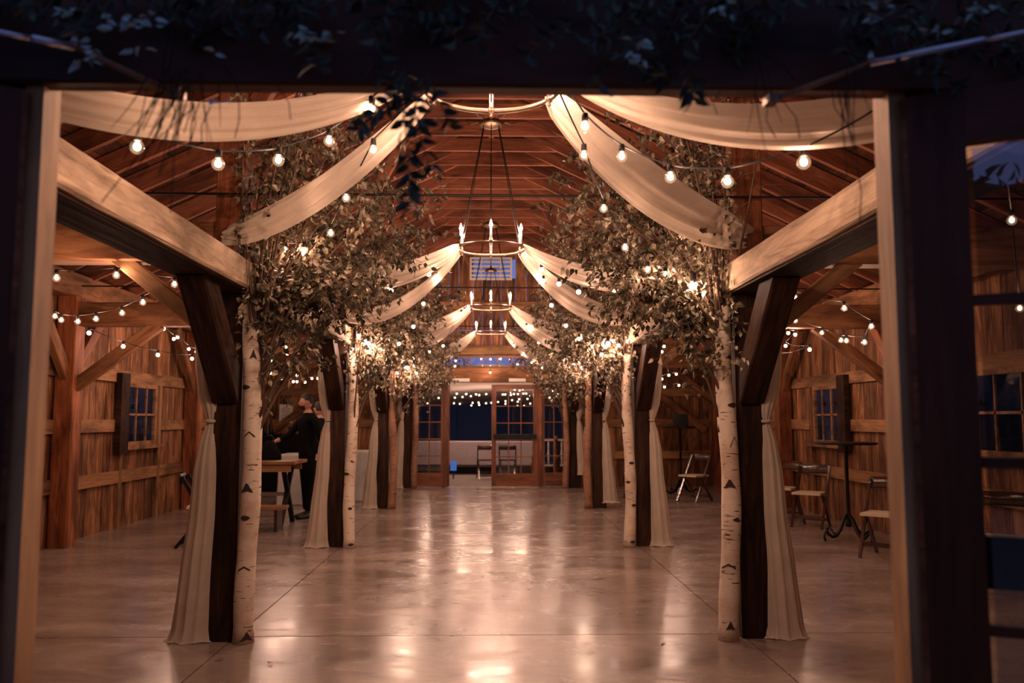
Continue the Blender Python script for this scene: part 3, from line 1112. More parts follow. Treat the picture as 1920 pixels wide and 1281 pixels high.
def tree(s, yr, row, label, nbr, lsize, single):
    """s = side of the hall; branches reach up and over towards the aisle"""
    rnd = random.Random(300 + row * 7 + s)
    inw = -s
    x0 = s * (1.59 if row < 2 else 1.59)
    y0 = yr - .13
    t = thing('birch_tree', label, 'tree', (x0, y0, 0), 0, 'birches strapped to the posts')
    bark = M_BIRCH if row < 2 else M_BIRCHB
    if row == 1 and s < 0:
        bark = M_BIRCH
    ztop = 2.22 + rnd.uniform(-.03, .03)
    pts, rad = [], []
    ph = rnd.uniform(0, 6)
    for i in range(23):
        z = ztop * i / 22
        pts.append((x0 + .018 * math.sin(z * 3.1 + ph), y0 + .012 * math.sin(z * 2.3 + ph * 2), z))
        rad.append(.066 - .009 * z / ztop + (.008 if i == 0 else 0) + .003 * math.sin(z * 11 + ph))
    MB().tube(pts, rad, 18).build('trunk', bark, t, True, True)
    if row < 2:
        for k in range(7 if row == 0 else 4):
            z = (.08, .42, .78, .95, 1.3, 1.6, 1.9)[k] + rnd.uniform(-.06, .06)
            i = min(21, int(z / ztop * 22))
            c = V(pts[i])
            a0 = -PI / 2 + rnd.uniform(-.7, .7)
            rr = rad[i] + .003
            mb = MB()
            wdt, hgt = rnd.uniform(.35, .75), rnd.uniform(.025, .08)
            top = rnd.uniform(-.2, .2) * wdt
            NN = 6
            for q_ in range(NN + 1):
                u = q_ / NN * 2 - 1
                a = a0 + u * wdt
                sty = k % 3 if row == 0 else 2
                hh = (hgt * (1 - abs(u - top)) ** 1.3 if abs(u - top) < 1 else 0) if sty == 0 else (hgt * (1 - abs(u)) * .9 if sty == 1 else .012 * (1 - u * u) + .004)
                for e in (0, 1):
                    zz = z + (hh if e else (hh * .35 - .012 * (1 - abs(u)) if sty == 0 else (hh - .010 if sty == 1 else -hh)))
                    mb.v.append((c.x + rr * math.cos(a), c.y + rr * math.sin(a), zz))
            mb.f = [(2 * q_, 2 * q_ + 2, 2 * q_ + 3, 2 * q_ + 1) for q_ in range(NN)]
            mb.build('bark_scar', M_SCAR, t, False, True)
    base = V((x0 + inw * .02, y0, 2.05))
    leaves = []
    twigs = MB()
    for k in range(nbr):
        u = (k + rnd.random()) / nbr
        ang = R(8 + 92 * u)
        L = (.85 if ang < R(24) else (1.0 + .75 * math.sin((ang - R(20)) / R(80) * PI * .8))) * rnd.uniform(.72, 1.05)
        fy = rnd.uniform(-.55, .95)
        end = base + V((inw * math.cos(ang) * L, fy * L * .8, math.sin(ang) * L + .08))
        st = base + V((inw * rnd.uniform(-.02, .05), rnd.uniform(-.03, .03), rnd.uniform(-.75, .1) if k % 3 == 0 else rnd.uniform(-.2, .15)))
        mid = st.lerp(end, .45) + V((-inw * .10, 0, .22))
        P = bez(st, mid, end, 12)
        MB().tube(P, [.012 - .009 * i / 12 for i in range(13)], 5).build('branch', M_TWIG, t, True, True)
        if k % 3 == 0:
            pass
        for i in range(3, 13):
            tfrac = i / 12
            ndev = 2 if tfrac > .35 else 1
            for _ in range(ndev):
                dr = (P[i] - P[i - 1]).normalized()
                sd = V((dr.x * .5 + rnd.gauss(0, .7), dr.y * .4 + rnd.gauss(0, .8), dr.z * .3 + rnd.gauss(-.12, .55))).normalized()
                Lt = rnd.uniform(.10, .34) * (1.1 - .35 * tfrac)
                e2 = P[i] + sd * Lt + V((0, 0, -.03))
                m2 = P[i] + sd * Lt * .5 + V((0, 0, .03))
                Q2 = bez(P[i], m2, e2, 5)
                twigs.tube([Q2[0], Q2[2], Q2[5]], [.003, .002, .0012], 3, False)
                nl = int(Lt / .032) + 2
                for m_ in range(nl):
                    pp = Q2[min(5, int(rnd.uniform(.5, 5.99)))] + V((rnd.gauss(0, .012), rnd.gauss(0, .012), rnd.gauss(0, .012)))
                    leaves.append((pp, rq(rnd, V((sd.x * .4, sd.y * .4, -.75)), .5), lsize * rnd.uniform(.7, 1.25), rnd.randrange(4)))
    # a clump of loose leaves low round the trunk head
    for _ in range(nbr * 8):
        a = rnd.uniform(0, 2 * PI)
        rr = rnd.uniform(.03, .24)
        pp = V((x0 + inw * .12 + math.cos(a) * rr, y0 + math.sin(a) * rr, 2.15 + rnd.gauss(0, .22)))
        leaves.append((pp, rq(rnd, V((0, 0, -1)), .6), lsize * rnd.uniform(.7, 1.1), rnd.randrange(4)))
    twigs.build('twigs', M_TWIG, t, False, True)['kind'] = 'stuff'
    leaves = [l for l in leaves if not (abs(l[0].x) > 1.63 and l[0].z > 2.28) and l[0].z < zroof(l[0].x) - .22]
    leaves.sort(key=lambda l: l[0].y)
    nsing = single
    for (pp, q, sz, kd) in leaves[:nsing]:
        link('leaf', BIRCH_LEAVES[kd], t, M.LocRotScale(pp, q, V((1, 1, 1)) * (sz / .058)))
    fm = MB()
    for (pp, q, sz, kd) in leaves[nsing:]:
        add_leaf(fm, pp, q, sz, kd)
    fm.build('foliage', M_LEAF, t, False, True)['kind'] = 'stuff'
    return len(leaves)


TOT = 0
for i, yr in enumerate(ROWS):
    for s in (-1, 1):
        TOT += tree(s, yr, i, ('%s leafy birch on the %s side, white log trunk with dark scars' if i == 0 else ('%s leafy birch on the %s side, white trunk' if i == 1 else '%s leafy birch on the %s side, slim brown trunk')) % (NTH[i], SIDE[s]),
                    (46, 42, 30, 22)[i], (.052, .053, .056, .056)[i], (300, 200, 0, 0)[i])
print('LEAVES', TOT)

# garland over the doorway
g = thing('leaf_garland', 'dark leafy garland hanging over the entrance header, blurred close up', 'garland', (0, 1.78, 2.3))
rnd = random.Random(91)
gl = [leaf_mesh(.045, .045 * w_, None, fold=.4, droop=.15).mesh('leaf', mm) for w_ in (.42, .55) for mm in (M_GARLEAF, M_GARPALE)]
fm = MB()
tw = MB()
cnt = 0
for k in range(90):
    x = -1.25 + 2.5 * (k + rnd.random()) / 90
    st = V((x, rnd.uniform(1.70, 1.83), rnd.uniform(2.27, 2.42)))
    dr = V((rnd.gauss(0, .8), rnd.gauss(-.2, .2), rnd.gauss(-.35, .5))).normalized()
    Lg = rnd.uniform(.08, .2)
    en = st + dr * Lg
    en.z = max(en.z, 2.17)
    tw.tube([st, st.lerp(en, .5) + V((0, 0, .01)), en], [.0025, .002, .001], 4, False)
    for m_ in range(10):
        u = m_ / 9
        pp = st.lerp(en, u)
        sd = 1 if m_ % 2 else -1
        perp = dr.cross(V((0, 1, 0))).normalized() * sd
        q = rq(rnd, perp * .8 + dr * .5, .22)
        if cnt < 260 and m_ % 3 == 0:
            kd = rnd.choice((0, 2))
            link('leaf', gl[kd], g, M.LocRotScale(pp, q, V((1, 1, 1)) * rnd.uniform(.7, 1.1)))
            cnt += 1
        else:
            add_leaf(fm, pp, q, .045 * rnd.uniform(.7, 1.1), 3)
tw.build('stems', M_TWIG, g, False, True)['kind'] = 'stuff'
fm.build('foliage', M_GARLEAF, g, False, True)['kind'] = 'stuff'
for (u, v_, n_) in ((150, 115, 4), (165, 90, 3), (215, 40, 4), (245, 42, 5), (285, 35, 3), (125, 20, 3), (560, 60, 4), (590, 65, 3), (620, 60, 2), (395, 95, 1), (1350, 15, 3), (1635, 15, 3), (1640, 30, 2), (1200, 85, 4), (1190, 105, 3), (1770, 60, 3), (1840, 15, 5), (250, 90, 2), (405, 190, 2)):
    for m_ in range(n_ * 2):
        c = at(u + rnd.gauss(0, 14), v_ + rnd.gauss(0, 8), 1.66)
        link('pale_leaf', gl[1 if rnd.random() < .6 else 3], g, M.LocRotScale(c, rq(rnd, V((rnd.choice((-1, 1)), 0, -.3)), .4), V((.5, .5, .5))))
# hanging sprig with paired leaves
sp = [at(742, 120, 1.75), at(752, 200, 1.75), at(765, 280, 1.76), at(768, 340, 1.76), at(767, 400, 1.77)]
def sprig(P, nl, size, name='sprig'):
    o = MB().tube(P, .0018, 4).build(name, M_TWIG, g, False, True)
    for m_ in range(nl):
        u = (m_ + .5) / nl * (len(P) - 1)
        i = int(u)
        pp = P[i].lerp(P[i + 1], u - i)
        dd = (P[i + 1] - P[i]).normalized()
        for sd in (-1, 1):
            perp = dd.cross(V((0, 1, 0))).normalized() * sd
            link('leaf', gl[2 if m_ % 2 else 0], g, M.LocRotScale(pp, rq(rnd, perp * .8 + dd * .7, .15), V((1, 1, 1)) * size))
sprig(sp, 17, .85)
sprig([at(760, 165, 1.75), at(735, 190, 1.74), at(700, 215, 1.74), at(672, 245, 1.74)], 9, .8)
sprig([at(800, 140, 1.76), at(820, 180, 1.76), at(835, 215, 1.76), at(845, 240, 1.76)], 6, .75)
sprig([at(690, 110, 1.72), at(720, 150, 1.73), at(790, 170, 1.73), at(800, 240, 1.73)], 6, .75)
sprig([at(755, 130, 1.7), at(778, 190, 1.7), at(785, 250, 1.7), at(810, 320, 1.71)], 9, .8)
sprig([at(1290, 120, 1.75), at(1296, 160, 1.75), at(1300, 188, 1.75)], 5, 1.0)
for (u0, v0, u1, v1) in ((320, 50, 232, 300), (330, 60, 268, 245), (322, 130, 330, 170), (350, 150, 345, 250), (345, 165, 300, 330), (360, 170, 352, 290), (330, 180, 285, 265),
                         (375, 190, 355, 280), (420, 120, 448, 190), (448, 190, 440, 260), (395, 200, 378, 270), (520, 160, 545, 225), (340, 190, 320, 400), (365, 200, 190, 380), (310, 190, 262, 310),
                         (1350, 170, 1345, 215), (1420, 100, 1440, 190), (1440, 190, 1455, 260), (1560, 170, 1590, 235), (1575, 165, 1588, 330), (1585, 170, 1592, 240), (1460, 180, 1500, 260), (1605, 300, 1612, 420), (1420, 95, 1490, 150)):
    a, b_ = at(u0, v0, 1.76), at(u1, v1, 1.78)
    m_ = a.lerp(b_, .5) + V((rnd.gauss(0, .01), 0, 0))
    MB().tube([a, m_, b_], .0013, 4).build('hanging_stem', M_STEM, g, False, True)


for k in range(34):
    u0 = 345 + rnd.gauss(0, 28) if k < 24 else rnd.choice((1420, 1450, 1570, 1590)) + rnd.gauss(0, 15)
    v0 = rnd.uniform(120, 165)
    L_ = rnd.uniform(70, 190)
    du = rnd.gauss(-.35, .35) * L_ if k < 24 else rnd.gauss(.1, .25) * L_
    yq = rnd.uniform(1.68, 1.78)
    P = bez(at(u0, v0, yq), at(u0 + du * .3, v0 + L_ * .5, yq), at(u0 + du, v0 + L_, yq), 5)
    MB().tube(P, [.0013, .0013, .0012, .001, .0008, .0006], 4).build('hanging_stem', M_STEM, g, False, True)

# ------------------------------------------------------------------ festoon lights
BG_ = {}


def bulb_meshes(kind):
    if kind in BG_:
        return BG_[kind]
    if kind == 'clear':
        r_ = .0245
        a = MB().sphere((0, 0, -.054), r_, 18, 12).mesh('bulb', globe_mat(), True)
        c = MB().sphere((0, 0, -.052), .0125, 10, 8, (1, 1, 1.1)).mesh('filament', M_FIL, True)
    else:
        r_ = .021 if kind == 'far' else .019
        a = MB().sphere((0, 0, -.050), r_, 10, 7).mesh('bulb', M_BULB, True)
        c = None
    b_ = MB().lathe([(.008, .004), (.013, 0), (.014, -.03), (.010, -.033)], (0, 0, 0), 10).mesh('socket', M_CABLE, True)
    BG_[kind] = (a, b_, c)
    return BG_[kind]


def festoon(pts, label, kind='far', ends=(), sagf=.02, light=BULB_W, group='festoon light strings', every=1, rad=.004):
    """pts: world points of the globes; the wire hangs just above them"""
    pts = [V(p) for p in pts]
    t = thing('festoon_lights', label, 'string lights', pts[0], 0, group)
    a, b_, c = bulb_meshes(kind)
    wp = [V(p) + V((0, 0, .052)) for p in pts]
    path = ([V(ends[0])] if len(ends) > 0 and ends[0] is not None else []) + wp + ([V(ends[1])] if len(ends) > 1 and ends[1] is not None else [])
    P = []
    for i in range(len(path) - 1):
        L = (path[i + 1] - path[i]).length
        for j in range(5):
            u = j / 5
            P.append(path[i].lerp(path[i + 1], u) - V((0, 0, sagf * L * 4 * u * (1 - u))))
    P.append(path[-1])
    if len(P) > 1:
        MB().tube(P, rad, 5).build('cable', M_CABLE, t, True, True)
    for i, w_ in enumerate(wp):
        mt = M.Translation(w_)
        sk = link('socket', b_, t, mt)
        bb = link('bulb', a, t, mt)
        if c:
            link('filament', c, bb, mt)
        if light and i % every == 0:
            lamp(w_ - V((0, 0, .05)), light * every, t, .02)
    return t


def PX(lst):
    return [at(u, v_, Y) for u, v_, Y in lst]


CL, CRt = V((-1.85, 2.05, 2.50)), V((1.85, 2.05, 2.50))
r1L, r1R = V((-.30, 3.82, 2.99)), V((.30, 3.82, 2.99))
festoon(PX([(257, 275, 2.9), (409, 307, 3.2), (522, 300, 3.5), (617, 264, 3.75), (697, 205, 3.35), (747, 164, 3.5)]), 'festoon of clear globes from the left jamb up to the nearest chandelier', 'clear', (at(100, 176, 2.55), r1L))
festoon(PX([(1507, 304, 2.9), (1364, 340, 3.2), (1257, 332, 3.5), (1166, 293, 3.75), (1097, 237, 3.35), (1049, 160, 3.5)]), 'festoon of clear globes from the right jamb up to the nearest chandelier', 'clear', (at(1655, 196, 2.55), r1R))
festoon(PX([(700, 281, 4.0), (649, 371, 4.8), (620, 437, 5.2), (571, 469, 5.5), (535, 469, 5.7)]), 'festoon from the nearest chandelier down into the nearest left birch', 'clear', (r1L, V((-1.7, 5.75, 2.75))))
festoon(PX([(1095, 291, 4.0), (1132, 391, 4.8), (1172, 464, 5.2), (1214, 506, 5.4), (1248, 515, 5.6), (1288, 438, 5.7)]), 'festoon from the nearest chandelier down into the nearest right birch', 'clear', (r1R, V((1.7, 5.75, 2.75))))
festoon(PX([(839, 479, 7.8), (804, 515, 7.5), (733, 546, 7.0), (698, 535, 6.6), (645, 511, 6.3)]), 'festoon from the second chandelier forward to the nearest left birch')
festoon(PX([(1015, 506, 7.7), (1048, 533, 7.4), (1085, 548, 7.1), (1150, 545, 6.7)]), 'festoon from the second chandelier forward to the nearest right birch')
festoon(PX([(820, 521, 8.3), (794, 570, 8.8), (775, 613, 9.2), (748, 645, 9.5), (716, 655, 9.75)]), 'festoon from the second chandelier back to the second left birch')
festoon(PX([(1019, 527, 8.3), (1034, 573, 8.8), (1061, 611, 9.2), (1086, 636, 9.5), (1111, 650, 9.75)]), 'festoon from the second chandelier back to the second right birch')
festoon(PX([(877, 578, 12.0), (865, 588, 11.6), (831, 649, 12.8), (805, 660, 13.3), (775, 672, 13.8)]), 'festoon from the third chandelier to the third left birch')
festoon(PX([(987, 613, 12.4), (991, 614, 12.7), (1010, 643, 13.1), (1033, 661, 13.5), (1059, 675, 13.9)]), 'festoon from the third chandelier to the third right birch')
festoon(PX([(854, 677, 17.0), (853, 687, 17.2), (836, 676, 17.4), (819, 672, 17.6), (801, 688, 17.9), (816, 703, 18.0)]), 'festoon along the drape to the farthest left post')
festoon(PX([(963, 648, 16.5), (979, 665, 16.9), (997, 680, 17.2), (1017, 690, 17.5), (1026, 694, 17.7), (1036, 695, 17.9)]), 'festoon along the drape to the farthest right post')
# bulbs wound in the far trees
festoon(PX([(754, 677, 14.0), (737, 671, 14.0), (770, 676, 13.9), (781, 700, 13.9), (791, 699, 14.1), (760, 690, 13.8), (745, 700, 13.8), (728, 690, 13.8)]), 'small lights wound in the crown of the third left birch')
festoon(PX([(1058, 675, 14.0), (1085, 680, 13.9), (1100, 678, 13.9), (1121, 675, 13.9), (1145, 693, 13.8), (1090, 690, 13.7), (1076, 684, 13.8), (1068, 690, 14.1)]), 'small lights wound in the crown of the third right birch')
festoon(PX([(660, 655, 9.8), (672, 630, 9.7), (700, 648, 9.7), (690, 660, 9.6), (684, 640, 9.6)]), 'small lights wound in the crown of the second left birch')
festoon(PX([(1150, 640, 9.7), (1160, 648, 9.6), (1135, 650, 9.6), (1128, 665, 9.6), (1175, 640, 9.8)]), 'small lights wound in the crown of the second right birch')
festoon([(0.02 - .03, 18.0, 2.42)], 'single globe light hanging in front of the far door header', ends=(V((-.01, 18.24, 2.53)),))
# left aisle
festoon(PX([(106, 521, 5.6), (218, 516, 5.8), (327, 533, 6.3), (268, 567, 6.6), (229, 587, 6.9), (180, 598, 7.1), (146, 603, 7.2), (115, 600, 7.3), (103, 593, 7.5)]), 'festoon looping across the left side aisle under the roof', 'clear', light=3)
festoon(PX([(167, 625, 8.2), (231, 650, 8.8), (296, 666, 9.4), (360, 673, 10.2), (374, 669, 10.6)]), 'lower festoon in the left side aisle before the barn window', 'far', light=3.5)
festoon(PX([(307, 617, 10.3), (326, 636, 10.8), (333, 633, 11.2), (354, 655, 11.7), (368, 660, 12.2)]), 'farther festoon in the left side aisle near the wall', light=3)
festoon(PX([(578, 642, 11.8), (539, 664, 12.3), (536, 651, 12.6), (508, 677, 12.9), (507, 700, 13.2), (530, 693, 13.5), (528, 710, 13.7), (520, 716, 13.9), (550, 716, 14.3), (557, 704, 14.6), (557, 716, 14.9), (572, 717, 15.2), (585, 710, 15.5), (596, 710, 15.8), (613, 714, 16.2)]), 'festoon above the man in black at the back of the left aisle')
# right aisle
festoon(PX([(1491, 559, 6.3), (1583, 578, 6.6), (1634, 612, 7.0), (1621, 642, 7.2), (1587, 639, 7.6), (1577, 638, 7.9), (1541, 624, 8.3), (1491, 601, 7.4)]), 'festoon looping across the right side aisle under the roof', 'clear', light=3)
festoon(PX([(1478, 625, 10.0), (1491, 628, 10.3), (1473, 649, 10.7), (1518, 656, 9.2), (1460, 668, 11.1), (1451, 667, 11.6)]), 'farther festoon in the right side aisle before the barn window', light=4)
festoon(PX([(1245, 650, 12.5), (1241, 660, 12.8), (1254, 704, 13.6), (1241, 711, 14.0), (1268, 702, 14.4), (1222, 725, 15.0), (1246, 726, 15.4), (1273, 723, 15.9)]), 'festoon beyond the second right post at the back of the right aisle')
festoon(PX([(1877, 247, 3.4), (1897, 413, 4.2), (1912, 578, 5.2)]), 'short festoon seen through the glass of the right entrance door', 'clear')


# flood lamps in the trees
def flood(p, watts, label):
    t = thing('flood_lamp', label, 'lamp', p, 0, 'bright lamps in the trees')
    p = V(p)
    MB().sphere(p, .027, 12, 8).build('bulb', M_SPOT, t, True, True)
    MB().lathe([(.014, .02), (.02, .035), (.02, .085), (.008, .095)], p, 10).build('socket', M_CABLE, t, True, True)
    lamp(p, watts, t, .035)


flood(at(1300, 535, 5.62), LAMP_W * .35, 'bright bare lamp in the crown of the nearest right birch')
flood(at(690, 645, 9.6), LAMP_W * .5, 'bright lamp in the crown of the second left birch')
flood(at(1140, 645, 9.6), LAMP_W * .5, 'bright lamp in the crown of the second right birch')
flood(at(764, 690, 13.7), LAMP_W * .5, 'bright lamp in the crown of the third left birch')
flood(at(1092, 690, 13.7), LAMP_W * .5, 'bright lamp in the crown of the third right birch')


# ------------------------------------------------------------------ furniture
def folding_chair(name, label, cat, group, seat_m=M_SEAT, wood_m=W_CHAIR):
    """faces +Y, origin on the floor between the feet"""
    t = thing(name, label, cat, (0, 0, 0), 0, group)
    for s in (-1, 1):
        MB().bar((s * .20, .24, .0), (s * .20, -.22, .80), .028, .04, (0, 1, 0)).build('back_leg_rail', wood_m, t)
        MB().bar((s * .17, -.27, .0), (s * .17, .08, .44), .026, .036, (0, 1, 0)).build('rear_leg', wood_m, t)
    mb = MB()
    mb.box((-.19, -.16, .435), (.19, .22, .465))
    mb.build('seat', seat_m, t)
    # gently curved backrest
    mb = MB()
    N = 10
    for i in range(N + 1):
        u = i / N * 2 - 1
        x = u * .20
        y = -.215 - .035 * (1 - u * u)
        for (dy, z) in ((0, .70), (-.014, .70), (-.030, .82), (-.016, .82)):
            mb.v.append((x, y + dy, z))
    for i in range(N):
        for j in range(4):
            a, b_ = i * 4 + j, i * 4 + (j + 1) % 4
            mb.f.append((a, a + 4, b_ + 4, b_))
    mb.f += [(0, 1, 2, 3), tuple(N * 4 + j for j in (3, 2, 1, 0))]
    mb.build('backrest', wood_m, t, True)
    MB().bar((-.19, .16, .14), (.19, .16, .14), .02, .045).build('stretcher', wood_m, t)
    MB().bar((-.17, -.21, .08), (.17, -.21, .08), .02, .035).build('stretcher', wood_m, t)
    return t


GC = 'folding chairs along the right wall'
c0 = folding_chair('folding_chair', 'dark wooden folding chair with pale seat by the right window wall, complete in view', 'chair', GC)
c0.matrix_basis = M.Translation((4.34, 11.6, 0)) @ M.Rotation(R(143), 4, 'Z')
WM[c0.name] = c0.matrix_basis.copy()
place_copy(c0, (4.26, 12.45, 0), R(140), 'dark folding chair peeking from behind the nearest right curtain', GC)
place_copy(c0, (4.17, 9.05, 0), R(140), 'dark folding chair with pale seat cut off by the right door jamb', GC)
place_copy(c0, (4.28, 7.2, 0), R(142), 'dark folding chair seen through the glass of the right entrance door', GC)
place_copy(c0, (3.62, 15.2, 0), R(130), 'dark folding chair behind the nearest right birch trunk', GC)
place_copy(c0, (2.75, 15.8, 0), R(130), 'dark folding chair far back behind the second right curtain, edge of its seat showing', GC)
cb = folding_chair('folding_chair', 'black folding chair beside the nearest left curtain, half hidden by it', 'chair', 'chairs on the left', M_SEAT, M_BLACK)
cb.matrix_basis = M.Translation((-3.30, 10.05, 0)) @ M.Rotation(R(-80), 4, 'Z')
cbl = copy_tree(cb)
cbl.matrix_basis = M.Translation((-2.55, 13.9, 0)) @ M.Rotation(R(100), 4, 'Z')
cbl['label'] = 'black folding chair behind the rustic wooden table'


def cocktail_table(loc, label, top_z, r_):
    t = thing('cocktail_table', label, 'table', loc, 0, 'tall black cocktail tables')
    MB().lathe([(r_ - .01, top_z - .03), (r_, top_z - .025), (r_, top_z - .004), (r_ - .008, top_z)], (0, 0, 0), 32).build('tabletop', M_BLACK, t)
    MB().lathe([(.035, .16), (.035, .2), (.022, .24), (.022, top_z - .06), (.06, top_z - .03)], (0, 0, 0), 12).build('pole', M_BLACK, t, True)
    for k in range(4):
        a = k * PI / 2 + .35
        pts = []
        for (rr, z) in ((.02, .30), (.07, .24), (.13, .12), (.19, .06), (.25, .05), (.30, .09), (.33, .12), (.36, .10), (.37, .05), (.35, .012)):
            pts.append((rr * math.cos(a), rr * math.sin(a), z))
        MB().tube(pts, [.018, .02, .02, .02, .018, .016, .014, .014, .013, .014], 8).build('scroll_foot', M_BLACK, t, True)
    return t


cocktail_table((4.30, 10.3, 0), 'tall black round table on a pole with scrolled iron feet, below the right barn window', 1.17, .36)
cocktail_table((3.62, 16.3, 0), 'farther tall black table on a pole by the back wall, holding a laptop', 1.30, .30)
t = thing('laptop', 'black open laptop standing on the farther tall black table', 'laptop', (3.66, 16.3, 1.30))
MB().box((-.15, -.1, 0), (.15, .1, .015)).build('keyboard_base', M_BLACK, t)
MB().bar((0, .1, .015), (.0, .17, .24), .30, .01, (0, 1, 0)).build('screen', M_BLACK, t)

# rustic table on the left
t = thing('rustic_table', 'wooden plank table on black trestle legs in front of the man in black', 'table', (-2.93, 12.0, 0))
for k in range(4):
    timber('top_board', (-3.55, 11.68 + k * .2, .86), (-2.62, 11.68 + k * .2, .86), .195, .04, W_TABLE, t)
timber('apron', (-3.5, 11.64, .785), (-2.68, 11.64, .785), .03, .09, W_TABLE, t)
timber('apron', (-3.5, 12.30, .785), (-2.68, 12.30, .785), .03, .09, W_TABLE, t)
for xx in (-3.4, -2.80):
    MB().bar((xx, 11.62, 0), (xx, 12.2, .76), .05, .06, (1, 0, 0)).build('leg', M_BLACK, t, False, True)
    MB().bar((xx, 12.34, 0), (xx, 11.75, .76), .05, .06, (1, 0, 0)).build('leg', M_BLACK, t, False, True)
MB().bar((-3.4, 11.97, .42), (-2.8, 11.97, .42), .03, .05).build('stretcher', M_STEEL, t, False, True)
t = thing('low_bench', 'low wooden plank bench on the floor in front of the rustic table', 'bench', (-2.93, 11.35, 0))
for k in range(2):
    timber('seat_board', (-3.5, 11.25 + k * .17, .30), (-2.66, 11.25 + k * .17, .30), .16, .035, W_TABLE, t)
for xx in (-3.4, -2.76):
    MB().box((xx - .02, 11.2, 0), (xx + .02, 11.48, .283)).build('leg', W_CHAIR, t, False, True)
t = thing('bag', 'black slouched bag on the rustic table under the man\'s hand', 'bag', (-3.12, 12.1, .88))
mb = MB()
N, K = 16, 7
for i in range(K + 1):
    u = i / K
    for j in range(N):
        a = 2 * PI * j / N
        sx_, sy_ = .19 * (1 - u ** 2 * .75), .13 * (1 - u ** 2 * .8)
        wv = 1 + .06 * math.sin(3 * a + i)
        mb.v.append((sx_ * wv * math.cos(a) + u * .03, sy_ * wv * math.sin(a), .26 * u))
for i in range(K):
    for j in range(N):
        a, b_ = i * N + j, i * N + (j + 1) % N
        mb.f.append((a, b_, b_ + N, a + N))
mb.f += [tuple(reversed(range(N))), tuple(K * N + j for j in range(N))]
mb.build('bag_body', M_BLACKCLOTH, t, True)
MB().tube([(-.05, 0, .25), (-.03, 0, .33), (.06, 0, .34), (.09, 0, .25)], .008, 6).build('handle', M_BLACK, t, True)


def draped_table(loc, rz, lx, ly, h, label, m=M_LINEN, gap=.01, group='white draped tables'):
    t = thing('draped_table', label, 'table', loc, rz, group)
    MB().box((-lx / 2 + .02, -ly / 2 + .02, h - .035), (lx / 2 - .02, ly / 2 - .02, h - .004)).build('tabletop', W_TABLE, t)
    for a in (-1, 1):
        for b_ in (-1, 1):
            MB().box((a * (lx / 2 - .1) - .015, b_ * (ly / 2 - .1) - .015, 0), (a * (lx / 2 - .1) + .015, b_ * (ly / 2 - .1) + .015, h - .035)).build('leg', M_STEEL, t)
    mb = MB()
    per = []
    n_ = 24
    for e in range(4):
        c = [(-lx / 2, -ly / 2), (lx / 2, -ly / 2), (lx / 2, ly / 2), (-lx / 2, ly / 2)]
        p, q = c[e], c[(e + 1) % 4]
        for k in range(n_):
            u = k / n_
            per.append((p[0] + (q[0] - p[0]) * u, p[1] + (q[1] - p[1]) * u))
    NP = len(per)
    for lv, (sc_, z, am) in enumerate(((1.0, h, 0), (1.01, h - .03, .0), (1.03, h * .5, .012), (1.06, gap, .028))):
        for k, (px_, py_) in enumerate(per):
            wv = 1 + am * math.sin(k * 1.9) * 1.2
            mb.v.append((px_ * sc_ * wv, py_ * sc_ * wv, z))
    for lv in range(3):
        for k in range(NP):
            a, b_ = lv * NP + k, lv * NP + (k + 1) % NP
            mb.f.append((a, a + NP, b_ + NP, b_))
    mb.f.append(tuple(range(NP)))
    mb.build('tablecloth', m, t, True)
    return t


draped_table((-3.15, 15.0, 0), 0, .85, .7, .85, 'white draped table behind the man in black')
draped_table((-2.25, 15.6, 0), 0, .75, .7, .88, 'white draped table between the second left post and the third left curtain')
t = draped_table((-3.85, 16.9, 0), 0, 2.2, .7, 1.15, 'long black draped bar against the back wall on the left', M_BLACKCLOTH, group='bars')
o = MB().box((-.14, -.005, -.20), (.14, .005, .20)).build('notice_sheet', M_PAPER, None)
o.matrix_basis = M.Translation(at(534, 776, 18.2) + V((0, .10, 0)))
tag(o, 'white printed sheet pinned to the back wall above the black bar', 'poster')
WM[o.name] = o.matrix_basis.copy()
for k in range(9):
    wl_ = .2 if k % 4 else .12
    MB().box((-wl_ / 2, -.008, .14 - k * .035 - .006), (wl_ / 2, -.005, .14 - k * .035 + .006)).build('print_line', M_INK, o)
for k, (xx, h_) in enumerate(((-4.55, .26), (-4.42, .22), (-4.3, .28))):
    o = MB().lathe([(.035, 0), (.038, .02), (.038, h_ * .6), (.014, h_ * .78), (.014, h_)], (0, 0, 0), 12).build('bottle', M_BLACK, None, True)
    o.location = (xx, 16.9, 1.155)
    tag(o, ['leftmost dark bottle on the black bar', 'short middle dark bottle on the black bar', 'right and tallest dark bottle on the black bar'][k], 'bottle', 'bottles on the black bar')
o = MB().lathe([(.05, 0), (.055, .01), (.045, .09), (.047, .1)], (0, 0, 0), 14).build('tea_light', M_LINEN, None, True)
o.location = (at(1275, 918, 16.8).x, 16.8, 0)
tag(o, 'small white cup on the floor below the farther tall table', 'cup')
for k, (u, v_, Y) in enumerate(((405, 1220, 5.3), (503, 1229, 5.25), (714, 1114, 7.0), (1248, 1199, 5.6))):
    o = link('fallen_leaf', leaf_mesh(.05, .03, None).mesh('leaf', M_TWIG), None, M.Translation((at(u, v_, 1.45 * 1600 / (v_ - 785)).x, 1.45 * 1600 / (v_ - 785), .012)) @ M.Rotation(k * 1.3, 4, 'Z'))
    tag(o, ['dry brown leaf on the floor in front of the nearest left post', 'small dry leaf on the floor before the nearest left birch', 'tiny dry leaf on the open floor of the left half', 'tiny dry leaf on the floor before the nearest right birch'][k], 'leaf', 'fallen leaves on the floor')


